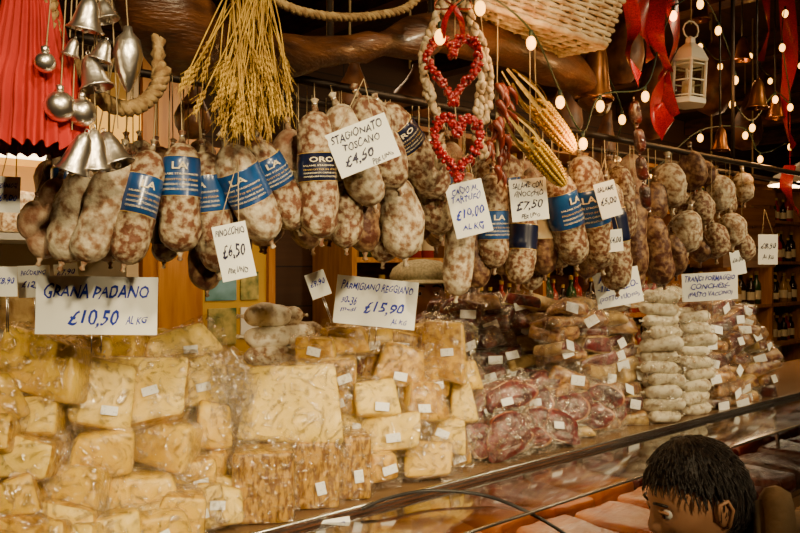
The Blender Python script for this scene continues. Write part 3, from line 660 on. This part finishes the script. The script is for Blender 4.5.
for px,py,r,h,t in ((594,100,19,66,-.1),(757,108,11,30,-.1),(720,150,9,24,0),(775,118,9,26,.0),(742,60,9,24,.1),(700,20,10,28,.1)):
    mb=MB(); d=dep(px,t); p=on(px,py,t); bell(mb,p,r*d/800,h*d/800,'bronze',(0,.05,0)); mb.add(tube([p+Vector((0,0,h*d/800)),Vector((p.x,p.y,2.8))],.0035,6),'black'); mb.build('cowbell')
mb=MB()
def corn(x0,y0,x1,y1,t,w):
    d=dep(x0,t); p0=on(x0,y0,t);p1=on(x1,y1,t); ax=(p1-p0); L=ax.length; q=ax.to_track_quat('Z','Y').to_matrix().to_4x4(); T=Matrix.Translation(p0)@q; r=w*d/1600*.85
    def cr(u): return r*min(1,u*5+.5)*math.sqrt(max(0,1-u**3.5))
    mb.add(lathe([(max(.0005,cr(i/20)*.92),L*i/20) for i in range(21)],20),'corn',T)
    rows=17
    for i in range(rows):
        u=(i+.3)/rows
        for j in range(12):
            a=2*math.pi*(j+.5*(i%2)*0)/12; rr=cr(u); mb.add(sphere(L/rows*.56,6,5,(.9,.9,1)),'corn',T@TR((rr*math.cos(a),rr*math.sin(a),L*u)))
    for k in range(8):
        a=k*.785; dx=Vector((math.cos(a),math.sin(a),0)); pts=[T@v for v in smooth_pts([dx*r*.5+Vector((0,0,L*.12)),dx*r*1.15+Vector((0,0,L*.02)),dx*r*(1.3)+Vector((0,0,-L*.22)),dx*r*(.5+.5*R.random())+Vector((0,0,-L*R.uniform(.5,.7)))],5)]
        mb.add(ribbon(pts,.013,(T.to_3x3()@dx.cross(Vector((0,0,1)))),.3,.6),'husk')
    return p0
a=corn(536,104,574,150,-.24,24); b=corn(530,142,564,184,-.26,24)
for q in (a,b): mb.add(tube([q,TRZ(530,-.25)],.0013,4),'string')
mb.build('dried_corn_cobs')
mb=MB()
for i in range(30):
    x=R.uniform(486,510);y=R.uniform(84,172);p=on(x,y,-.24+R.uniform(-.02,.02)); dv=Vector((R.uniform(-.02,.02),R.uniform(-.01,.01),-.035)); mb.add(tube(smooth_pts([p,p+dv*.5+Vector((.006,0,0)),p+dv],4),[.007,.008,.008,.007,.006,.005,.003,.002,.001],8),'chili')
mb.add(tube([on(497,90,-.24),TRZ(500,-.25)],.0015,4),'string'); mb.add(tube([on(497,88,-.24),on(498,165,-.24)],.004,6),'string')
mb.build('dried_chili_bunch')
for lst in (([(628,-10),(634,30),(628,55),(640,80)],.04,2.5,-.22),([(655,-10),(652,35),(668,70),(656,105),(668,130)],.07,3.2,-.2),([(668,-10),(676,40),(664,75),(672,118)],.05,-3,-.18),([(640,-10),(644,30),(650,60)],.05,-2,-.19),([(786,-10),(790,60),(784,110),(794,150)],.06,2.5,-.02),([(790,165),(786,190),(800,215)],.05,2,0.0),([(765,-10),(768,30),(760,60)],.04,-2.5,-.05)):
    pts,w,tw,t=lst; mb=MB(); mb.add(ribbon(smooth_pts([on(x,y,t) for x,y in pts],9),w,Vector((1,0,0)),tw),'ribbon')
    q=on(pts[0][0],pts[0][1],t); mb.add(tube([q,Vector((q.x,q.y,2.8))],.002,5),'ribbon'); mb.build('red_ribbon')
mb=MB(); d=dep(687,-.2); c=on(687,105,-.2); sc=d/800; r=17*sc; h=42*sc
T=TR(c,(0,.06,.3))
mb.add(lathe([(.001,0),(r*1.12,0),(r*1.12,4*sc),(r,6*sc),(.001,6*sc)],6),'white',T,False); mb.add(lathe([(r*1.1,h),(r*1.15,h+2*sc),(r*.75,h+14*sc),(r*.32,h+20*sc),(r*.3,h+25*sc),(.001,h+28*sc)],6),'white',T,False)
mb.add(lathe([(.001,h-1*sc),(r*1.1,h)],6),'white',T,False)
for k in range(6):
    a=k*math.pi/3; mb.add(tube([(r*math.cos(a),r*math.sin(a),4*sc),(r*math.cos(a),r*math.sin(a),h)],1.6*sc,5),'white',T)
    b=a+math.pi/3; A=Vector((r*math.cos(a),r*math.sin(a),0));B=Vector((r*math.cos(b),r*math.sin(b),0))
    for zz in (8*sc,h*.55,h-3*sc): mb.add(tube([A+Vector((0,0,zz)),B+Vector((0,0,zz))],.9*sc,4),'white',T)
    mb.add(([A*.97+Vector((0,0,6*sc)),B*.97+Vector((0,0,6*sc)),B*.97+Vector((0,0,h)),A*.97+Vector((0,0,h))],[(0,1,2,3)]),'pane',T,False)
mb.add(lathe([(.001,6*sc),(6*sc,6*sc),(6*sc,24*sc),(.001,25*sc)],12),'bean',T)
mb.add(tube([(9*sc*math.cos(k*.63),0,h+34*sc+9*sc*math.sin(k*.63)) for k in range(11)],.8*sc,5,False),'white',T)
mb.add(tube([T@Vector((0,0,h+40*sc)),T@Vector((0,0,h+40*sc))+Vector((0,0,.6))],.0015,5),'string')
mb.build('white_candle_lantern')
M['hamskin']=mat('ham_skin',(.045,.012,.004),(.20,.075,.025),scale=16,rough=.5,bump=.6,bscale=40)
for px,py,w,h,t in ((650,90,44,100,.35),(600,150,34,80,.3),(710,70,40,90,.5),(745,120,30,60,.6),(560,110,40,80,.3),(410,95,50,60,.25),(190,110,40,60,.15),(620,40,40,90,.25),(775,60,36,80,.6),(350,90,40,60,.2)):
    mb=MB(); d=dep(px,t); W=w*d/1600; H=h*d/800; p=on(px,py+h/2,t)
    pr=[(.001,0),(W*.6,H*.05),(W*.95,H*.2),(W,H*.35),(W*.8,H*.55),(W*.45,H*.75),(W*.25,H*.9),(W*.2,H),(.001,H*1.01)]
    g=lathe(pr,18); g=([v+noise.noise_vector(v*12+Vector((px,0,0)))*.01 for v in g[0]],g[1]); mb.add(g,'hamskin',TR(p,(0,.1,0))); mb.add(tube([p+Vector((0,0,H*.95)),Vector((p.x,p.y,2.8))],.003,5),'string'); mb.build('hanging_cured_ham')
mb=MB(); strands=[[(440,22,-.3),(480,-6,-.3),(531,30,-.28),(560,90,-.24),(583,132,-.22),(600,95,-.2),(645,86,-.2),(660,40,-.2),(673,6,-.2)],
 [(673,6,-.2),(700,-5,-.15),(718,22,-.1),(735,72,-.08),(732,96,-.08),(752,120,-.06),(775,92,-.05),(790,100,-.05),(782,40,-.1),(785,6,-.1)],
 [(600,60,-.05),(622,110,-.05),(618,152,-.03),(650,170,0),(700,130,.05),(745,128,.05),(760,152,.05),(790,140,.05),(812,120,.05)],
 [(700,40,.3),(720,60,.3),(750,50,.3),(770,75,.3),(800,60,.3)]]
for st in strands:
    P=[on(*q) for q in st]; mb.add(tube(smooth_pts(P,6),.0022,5),'cable')
    for i,z in enumerate(P):
        mb.add(tube([z,z+Vector((0,0,-.014))],.0045,6),'cable'); mb.add(sphere(.0105,10,8,(1,1,1.4)),'bulb',TR(z+Vector((0,-.002,-.027))))
mb.build('fairy_light_string')
for q in ((531,30,-.3),(583,132,-.26),(645,90,-.25),(733,85,-.12),(785,100,-.1),(760,150,0),(715,60,.2)):
    l=bpy.data.lights.new('fairy_glow','POINT'); l.energy=1.8; l.color=(1,.48,.14); l.shadow_soft_size=.03; o=bpy.data.objects.new('fairy_glow',l); o.location=on(*q)+Vector((0,-.06,-.03)); bpy.context.scene.collection.objects.link(o)
# ---------------- background
def bottle(mb,p,h,col,lab=True):
    r=h*.14; T=TR(p); mb.add(lathe([(.001,0),(r,0),(r,h*.55),(r*.85,h*.65),(r*.35,h*.75),(r*.33,h*.93),(.001,h*.93)],14),col,T); mb.add(lathe([(r*.42,h*.9),(r*.42,h),(.001,h)],10),'gold',T)
    if lab: mb.add(lathe([(r*1.02,h*.15),(r*1.02,h*.42)],14),'cream',T)
M['wine']=mat('dark_bottle',(.02,.01,.006),rough=.08,coat=.6); M['green']=mat('green_bottle',(.02,.07,.015),rough=.08,coat=.6); M['sauce']=mat('red_sauce',(.40,.02,.005),rough=.15,coat=.6); M['oil']=mat('oil_bottle',(.40,.22,.015),rough=.12,coat=.6)
M['lamp']=mat('lamp_diffuser',(1,.8,.5),emit=6)
for (s0,s1,nm) in ((1.2,3.4,0),(3.5,8.2,1)):
    e=empty('bottle_shelf_unit')
    mb=MB(); t1,t0=1.98,1.66
    for z in (.1,.5,.9,1.25,1.62,1.98,2.3): mb.add(box(s0,s1,t0,t1,z,z+.025),'wood2',STM,False)
    n=int((s1-s0)/.9)+1
    for i in range(n+1): s=s0+(s1-s0)*i/n; mb.add(box(s-.015,s+.015,t0,t1,0,2.33),'wood2',STM,False)
    mb.add(box(s0,s1,t1-.01,t1,0,2.33),'wood',STM,False)
    mb.build('shelf_frame',e)
    for z in (.925,1.275,1.645,2.005):
        mb=MB(); s=s0+.08
        while s<s1-.08:
            bottle(mb,S(s,1.78+R.uniform(-.03,.03),z),R.uniform(.2,.29),R.choice(['wine','green','sauce','oil','sauce','wine'])); s+=R.uniform(.085,.12)
            for k in range(int((s1-s0)/.9)+2):
                sp=s0+(s1-s0)*k/n
                if abs(s-sp)<.06: s=sp+.06
        mb.build('bottle_row',e)
e=empty('refrigerated_wall_cabinet')
mb=MB()
M['fridge']=mat('fridge_panel',(.62,.50,.32),rough=.4); M['yellowglow']=mat('lit_header',(1,.50,.06),emit=1.0)
for z in (.3,.7,1.05,1.38,1.68): mb.add(box(-2.2,-.12,1.2,1.7,z,z+.02),'white',STM,False)
mb.add(box(-2.2,-.12,1.7,1.74,0,2.3),'fridge',STM,False); mb.add(box(-.12,-.08,1.2,1.74,0,2.3),'fridge',STM,False); mb.add(box(-2.24,-2.2,1.2,1.74,0,2.3),'fridge',STM,False)
mb.add(box(-2.2,-.12,1.2,1.7,0,.3),'fridge',STM,False); mb.add(box(-2.24,-.08,1.18,1.74,1.96,2.14),'yellowglow',STM,False); mb.add(tube([S(-2.1,1.25,1.94),S(-.2,1.25,1.94)],.012,8),'lamp'); mb.build('cabinet_body',e)
mb=MB()
for z in (.72,1.07,1.40,1.70):
    s=-2.1
    while s<-.22:
        chunk(mb,S(s,1.36,z+.07),.12,.16,.13,(0,0,TH+R.uniform(-.2,.2)),R.choice(['pinkpack','tanpack','cheese2','fat','mouldw']),None,.5,dofin=False,labs=(.06,.04)); s+=.14
mb.build('wrapped_cheese_row',e)
mb=MB(); mb.add(box(-.02,.20,1.30,1.42,0,2.6),'wood2',STM,False); mb.add(box(-.05,.21,1.28,1.44,2.6,2.68),'wood2',STM,False); mb.add(box(.03,.17,1.285,1.30,.3,2.4),'wood2',STM,False); mb.add(box(-.05,.21,1.27,1.45,0,.12),'wood2',STM,False); mb.build('wooden_post')
M['yboard']=mat('yellow_board',(.52,.31,.008),(.62,.39,.018),scale=4,rough=.6)
M['poster1']=mat('poster_landscape',(.02,.12,.04),(.20,.42,.55),scale=7,rough=.4); M['poster2']=mat('poster_people',(.03,.10,.03),(.6,.5,.15),scale=16,rough=.4)
mb=MB(); mb.add(box(.24,.55,1.40,1.43,0,2.0),'yboard',STM,False); mb.add(box(.22,.25,1.38,1.44,0,2.05),'wood2',STM,False); mb.add(box(.54,.57,1.38,1.44,0,2.05),'wood2',STM,False); mb.add(box(.22,.57,1.38,1.44,2.0,2.05),'wood2',STM,False)
mb.add(box(.27,.40,1.392,1.40,1.47,1.58),'poster1',STM,False); mb.add(box(.42,.50,1.392,1.40,1.47,1.58),'poster2',STM,False); mb.add(box(.28,.40,1.392,1.40,1.30,1.44),'poster2',STM,False); mb.add(box(.42,.50,1.392,1.40,1.32,1.44),'card',STM,False); mb.build('notice_board')
mb=MB(); 
p=on(748,228,.35); T=TR(p,(0,0,.35)); d=p.y; W=66*d/800; H=78*d/800
M['crate']=mat('crate_wood',(.18,.08,.025),(.30,.15,.05),scale=5,rough=.6,stretch=(1,1,9))
for z0,z1 in ((-.5,-.28),(-.24,0),(.04,.26),(.3,.5)): mb.add(box(-W/2,W/2,-.01,.004,z0*H,z1*H),'crate',T,False); mb.add(box(-W/2,W/2,.2,.214,z0*H,z1*H),'crate',T,False)
for x in (-W/2,W/2-.02): mb.add(box(x,x+.02,.004,.2,-H/2,H/2),'crate',T,False)
mb.add(box(-W/2,W/2,.0,.2,-H/2,-H/2+.012),'crate',T,False)
for x in (-W*.4,W*.4): mb.add(tube([T@Vector((x,.1,-H/2)),T@Vector((x,.1,H/2)),T@Vector((x,.1,H/2))+Vector((0,0,2.8-p.z-H/2))],.004,5),'string')
mb.build('wooden_crate')
mb=MB(); p=on(808,184,.4); T=TR(p); mb.add(lathe([(.2,0),(.17,.05),(.06,.11),(.03,.13),(.001,.14)],28),'white',T); mb.add(lathe([(.19,.004),(.16,.045),(.05,.1)],28),'lamp',T); mb.add(tube([p+Vector((0,0,.13)),Vector((p.x,p.y,2.8))],.004,6),'black'); mb.build('pendant_lamp')
l=bpy.data.lights.new('pendant_light','POINT'); l.energy=22; l.color=(1,.6,.28); l.shadow_soft_size=.1; o=bpy.data.objects.new('pendant_light',l); o.location=p+Vector((0,0,-.08)); bpy.context.scene.collection.objects.link(o)
# ---------------- people
def head_mesh(mb,T,hair='hairm',hairline=.045,short=False):
    n,m=56,40; vs=[];fs=[]
    G=lambda x,s:math.exp(-(x/s)**2)
    for i in range(m+1):
        ph=math.pi*i/m; 
        for j in range(n):
            a=2*math.pi*j/n; x=.076*math.sin(ph)*math.cos(a); y=.096*math.sin(ph)*math.sin(a); z=.118*math.cos(ph)
            if z<0: k=-z/.118; x*=1-.28*k*k; 
            if y<0 and z<0: y*=1-.12*(-z/.118)
            if y>0 and z<-.03: y*=1-.35*min(1,(-z-.03)/.08)
            if y<0:
                nz=max(0,1-abs(z+.012)/.036); tipw=.010+.008*max(0,1-abs(z+.03)/.02)
                y-=G(x,tipw)*nz**.6*(.010+.016*max(0,min(1,(.02-z)/.05)))
                y+=.009*(G(x-.030,.016)+G(x+.030,.016))*G(z-.012,.012); y-=.004*G(z-.034,.01)*G(x,.05)
                y-=.006*G(x,.022)*G(z+.058,.009); y+=.003*G(x,.02)*G(z+.058,.0025); y-=.009*G(x,.02)*G(z+.098,.016)
                y-=.004*(G(x-.045,.018)+G(x+.045,.018))*G(z+.02,.02)
            vs.append(Vector((x,y,z)))
    for i in range(m):
        for j in range(n): k=(j+1)%n; fs.append((i*n+j,(i+1)*n+j,(i+1)*n+k,i*n+k))
    ms=[]
    for f in fs:
        c=sum((vs[a] for a in f),Vector())/4; ms.append('lip' if (c.y<-.06 and abs(c.x)<.024 and abs(c.z+.058)<.0085) else 'skin')
    mb.add((vs,fs),ms,T)
    for sg in (-1,1):
        mb.add(sphere(.0125,14,10),'eyew',T@TR((sg*.030,-.0765,.010))); mb.add(sphere(.006,10,8,(1,.5,1)),'iris',T@TR((sg*.030,-.0885,.009)))
        mb.add(tube([(sg*.016,-.088,.016),(sg*.03,-.0915,.0185),(sg*.044,-.083,.015)],.0035,6),'skin',T)
        mb.add(tube([(sg*.014,-.094,.032),(sg*.03,-.094,.036),(sg*.048,-.082,.031)],.003,6),hair,T)
        mb.add(sphere(.03,12,10,(.28,.6,1)),'skin',T@TR((sg*.077,.008,-.004),(0,sg*.15,0))); mb.add(tube([(sg*.083,-.006,-.01),(sg*.088,.0,.018),(sg*.09,.018,.02),(sg*.087,.024,0),(sg*.082,.01,-.03)],.004,6),'skin',T)
    hs=[];used={};hf=[]
    def inhair(c):
        lim=hairline if c.y<-.05 else (hairline-.01-(c.y+.05)*.6 if c.y<.0 else (.0 if c.y<.02 else -.075))
        return c.z>lim
    for f in fs:
        c=sum((vs[a] for a in f),Vector())/4
        if inhair(c):
            q=[]
            for a in f:
                if a not in used:
                    v=vs[a]; used[a]=len(hs); nn=noise.noise(v*40)*.004; hs.append(v*(1.06)+v.normalized()*nn+Vector((0,.002,.002)))
                q.append(used[a])
            hf.append(q)
    mb.add((hs,hf),hair,T)
    if short:
        cand=[v for v in hs]
        for i in range(2600):
            v=R.choice(cand)+Vector((R.uniform(-.003,.003),R.uniform(-.003,.003),R.uniform(-.003,.003))); nn=v.normalized(); fl=Vector((v.x*1.0+.03+R.uniform(-.008,.008),-.02+v.y*.6+R.uniform(-.008,.008),-.05)); fl=(fl-nn*fl.dot(nn)).normalized()
            L=R.uniform(.016,.028); p=v*.99; mb.add(tube([p,p+nn*.003+fl*L*.4,p+nn*.0035+fl*L*.8,p+nn*.001+fl*L],[.0011,.0012,.0009,.0003],4,False),hair,T)
def body(name,J,parent,top,zw,bottom,nsk=.075):
    names=['pelvis','spine','chest','neck','hb','shL','elL','wrL','shR','elR','wrR','hpL','knL','anL','toL','hpR','knR','anR','toR']
    E=[(0,1),(1,2),(2,3),(3,4),(2,5),(5,6),(6,7),(2,8),(8,9),(9,10),(0,11),(11,12),(12,13),(13,14),(0,15),(15,16),(16,17),(17,18)]
    rad={'pelvis':(.15,.11),'spine':(.14,.10),'chest':(.155,.115),'neck':(.06,.06),'hb':(.05,.05),'sh':(.068,.068),'el':(.05,.05),'wr':(.034,.034),'hp':(.09,.09),'kn':(.06,.06),'an':(.045,.045),'to':(.04,.035)}
    me=bpy.data.meshes.new(name); me.from_pydata([J[n] for n in names],E,[]); ob=bpy.data.objects.new(name,me); bpy.context.scene.collection.objects.link(ob)
    ob.modifiers.new('Skin','SKIN'); sv=me.skin_vertices[0].data
    for i,n in enumerate(names):
        r=rad.get(n) or rad[n[:2]]; sv[i].radius=r; sv[i].use_root=(i==0)
    ss=ob.modifiers.new('Sub','SUBSURF'); ss.levels=2; ss.render_levels=2
    bpy.context.view_layer.update()
    nm=bpy.data.meshes.new_from_object(ob.evaluated_get(bpy.context.evaluated_depsgraph_get()))
    nm.materials.clear()
    for m in (top,bottom,'skin','shoe'): nm.materials.append(M[m])
    for p in nm.polygons:
        c=p.center; k=0
        if c.z<.09: k=3
        elif c.z<zw and (c-Vector(J['wrL'])).length>.16 and (c-Vector(J['wrR'])).length>.16: k=1
        elif (c-Vector(J['hb'])).length<nsk: k=2
        p.material_index=k; p.use_smooth=True
    for v in nm.vertices: v.co+=noise.noise_vector(v.co*16)*.012
    bpy.data.objects.remove(ob); o=bpy.data.objects.new('body',nm); bpy.context.scene.collection.objects.link(o); o.parent=parent
    mb=MB(); a=Vector(J['neck']);b=Vector(J['hb']); ax=(b-a).normalized(); u=ax.orthogonal().normalized(); w=ax.cross(u)
    cc=a.lerp(b,.35)
    for q,rr,rd in ((0,.066,.018),(-.025,.085,.026)): mb.add(tube([cc+ax*q+(u*math.cos(k*.524)+w*math.sin(k*.524))*(rr+.006*math.sin(k*2.1)) for k in range(13)],rd,8,False),top)
    for sd in ('L','R'):
        wv=Vector(J['wr'+sd]); el=Vector(J['el'+sd]); dr=(wv-el).normalized(); side=dr.cross(Vector((0,0,1))).normalized()*(1 if sd=='L' else -1); upv=side.cross(dr)
        if upv.z<0: upv=-upv
        mb.add(tube([wv-dr*.02,wv+dr*.03],[.042,.040],12),top)
        R3=Matrix((side,dr,upv)).transposed().to_4x4(); mb.add(rbox(.08,.095,.03,.014,.001),'skin',Matrix.Translation(wv+dr*.075)@R3)
        for k,(off,ln) in enumerate(((-.03,.068),(-.010,.078),(.010,.072),(.029,.056))):
            q=wv+dr*.112+side*off; mb.add(tube([q,q+dr*ln*.4+upv*.004,q+dr*ln*.72-upv*.012,q+dr*ln*.9-upv*.03],[.0095,.009,.008,.0065],8),'skin')
        q=wv+dr*.05-side*.036; mb.add(tube([q,q-side*.022+dr*.02,q-side*.03+dr*.045-upv*.008,q-side*.028+dr*.062-upv*.016],[.013,.011,.0095,.007],8),'skin')
    mb.build('hands_and_collar',parent)
e=empty('shopkeeper'); OX=.06; hc=Vector((.015+OX,2.80,1.49)); T=TR(hc,(-.1,0,.25))
mb=MB(); head_mesh(mb,T)
mb.add(lathe([(.098,.045),(.108,.058),(.112,.08),(.10,.105),(.07,.125),(.03,.133),(.001,.135)],28,lambda a,u:1+.06*math.sin(a)*-1),'cap',T)
vis=[];vf=[]
for i in range(13):
    a=math.pi*(1.12+.76*i/12)
    for k,(rr,z) in enumerate(((.095,.060),(.12,.052),(.138,.042),(.138,.038),(.12,.046),(.095,.053))): vis.append(Vector((rr*math.cos(a),rr*math.sin(a)*1.02,z)))
for i in range(12):
    for k in range(5): vf.append((i*6+k,(i+1)*6+k,(i+1)*6+k+1,i*6+k+1))
mb.add((vis,vf),'cap',T); mb.build('head_with_cap',e)
X,Y=.015+OX,2.84
J=dict(pelvis=(X,Y+.02,.86),spine=(X,Y+.02,1.02),chest=(X,Y,1.20),neck=(X,Y-.005,1.335),hb=(X,Y-.015,1.42),shL=(X+.18,Y-.03,1.27),elL=(X+.24,Y-.02,1.04),wrL=(X+.14,Y+.20,1.02),shR=(X-.16,Y+.04,1.27),elR=(X-.26,Y+.1,1.05),wrR=(X-.06,Y+.26,1.0),
 hpL=(X+.09,Y+.02,.80),knL=(X+.10,Y,.45),anL=(X+.10,Y+.03,.08),toL=(X+.11,Y-.12,.04),hpR=(X-.09,Y+.04,.80),knR=(X-.10,Y+.03,.45),anR=(X-.10,Y+.06,.08),toR=(X-.12,Y-.09,.04))
body('shopkeeper_body',J,e,'jacketred',.88,'trouser')
e=empty('customer'); hc=Vector((.545,1.46,1.172)); T=TR(hc)@Matrix.Rotation(-1.45,4,'Z')@Matrix.Rotation(.3,4,'X')@Matrix.Diagonal((.92,.92,.92,1))
mb=MB(); head_mesh(mb,T,hairline=.06,short=True)
mb.build('head',e)
J=dict(pelvis=(1.02,1.22,.88),spine=(.91,1.28,1.02),chest=(.79,1.36,1.11),neck=(.675,1.43,1.10),hb=(.60,1.455,1.10),shL=(.72,1.24,1.08),elL=(.62,1.18,.88),wrL=(.54,1.32,.76),shR=(.80,1.50,1.09),elR=(.72,1.53,.88),wrR=(.60,1.53,.76),
 hpL=(1.0,1.14,.82),knL=(.98,1.14,.45),anL=(1.04,1.12,.08),toL=(.92,1.14,.04),hpR=(1.07,1.30,.82),knR=(1.02,1.32,.45),anR=(1.10,1.32,.08),toR=(.98,1.36,.04))
body('customer_body',J,e,'beige',.80,'trouser',.05)
# ---------------- lights
def area(name,p,tgt,size,e,col,sy=None):
    l=bpy.data.lights.new(name,'AREA'); l.energy=e; l.color=col; l.size=size
    if sy: l.shape='RECTANGLE'; l.size_y=sy
    o=bpy.data.objects.new(name,l); o.location=p; o.rotation_euler=(Vector(tgt)-Vector(p)).to_track_quat('-Z','Y').to_euler(); bpy.context.scene.collection.objects.link(o)
W=(1,.76,.42)
def spotfix(s,t,tgt,en,z=2.42,spot=None):  # added spotlight with housing, out of view, put in to light the goods
    p=S(s,t,z); mb=MB(); d=(Vector(tgt)-p).normalized(); q=d.to_track_quat('Z','Y').to_matrix().to_4x4(); Tm=Matrix.Translation(p)@q
    mb.add(lathe([(.001,-.16),(.05,-.15),(.06,-.1),(.085,-.02),(.08,-.02),(.055,-.1)],20),'white',Tm); mb.add(tube([p,Vector((p.x,p.y,2.8))],.01,8),'iron'); mb.build('added_spotlight')
    l=bpy.data.lights.new('added_spot_beam','SPOT'); l.energy=en; l.color=W; l.spot_size=math.radians(spot or 50); l.spot_blend=.8; l.shadow_soft_size=.06
    o=bpy.data.objects.new('added_spot_beam',l); o.location=p; o.rotation_euler=d.to_track_quat('-Z','Y').to_euler(); bpy.context.scene.collection.objects.link(o)
spotfix(-1.3,-2.3,S(-.6,0,1.24),195,2.35,36)
spotfix(-.4,-2.4,S(-.15,0,1.24),185,2.35,34)
spotfix(.7,-2.4,S(.5,0,1.24),165,2.35,32)
spotfix(1.9,-2.3,S(1.3,0,1.27),165,2.35,34)
spotfix(3.0,-2.1,S(2.1,0,1.27),150,2.35,34)
spotfix(-1.7,-1.5,S(-.8,-.1,1.65),75,2.45,60)
spotfix(-.7,-1.3,S(-.4,-.1,1.65),58,2.5,70)
spotfix(.3,-1.3,S(.3,-.1,1.7),62,2.5,70)
spotfix(1.6,-1.2,S(1.3,0,1.75),70,2.5,75)
area('case_light',S(.5,.1,1.02),S(.5,.05,.8),2.8,5,(1,.72,.42),.12)
area('cabinet_light',S(-1.0,1.22,1.93),S(-1.0,1.5,1.2),1.8,6,(1,.75,.42),.1)
area('shelf_fill_light',S(3.5,.9,2.6),S(3.5,1.6,1.2),3,16,(1,.60,.27),.3)  # unseen fill added to brighten the bottle shelves
area('shopkeeper_fill_light',S(.45,.62,2.3),S(.55,.85,1.4),.3,7,(1,.65,.34))  # fill lamp without fixture, added to lift the shopkeeper's face
w=bpy.data.worlds.new('World'); bpy.context.scene.world=w; w.use_nodes=True; w.node_tree.nodes['Background'].inputs[0].default_value=(1,.6,.3,1); w.node_tree.nodes['Background'].inputs[1].default_value=.05
cd=bpy.data.cameras.new('Camera'); cd.lens=36; cd.sensor_width=36; cd.clip_start=.02
co=bpy.data.objects.new('Camera',cd); co.location=(0,0,CAMZ); co.rotation_euler=(math.pi/2,0,0); bpy.context.scene.collection.objects.link(co); bpy.context.scene.camera=co
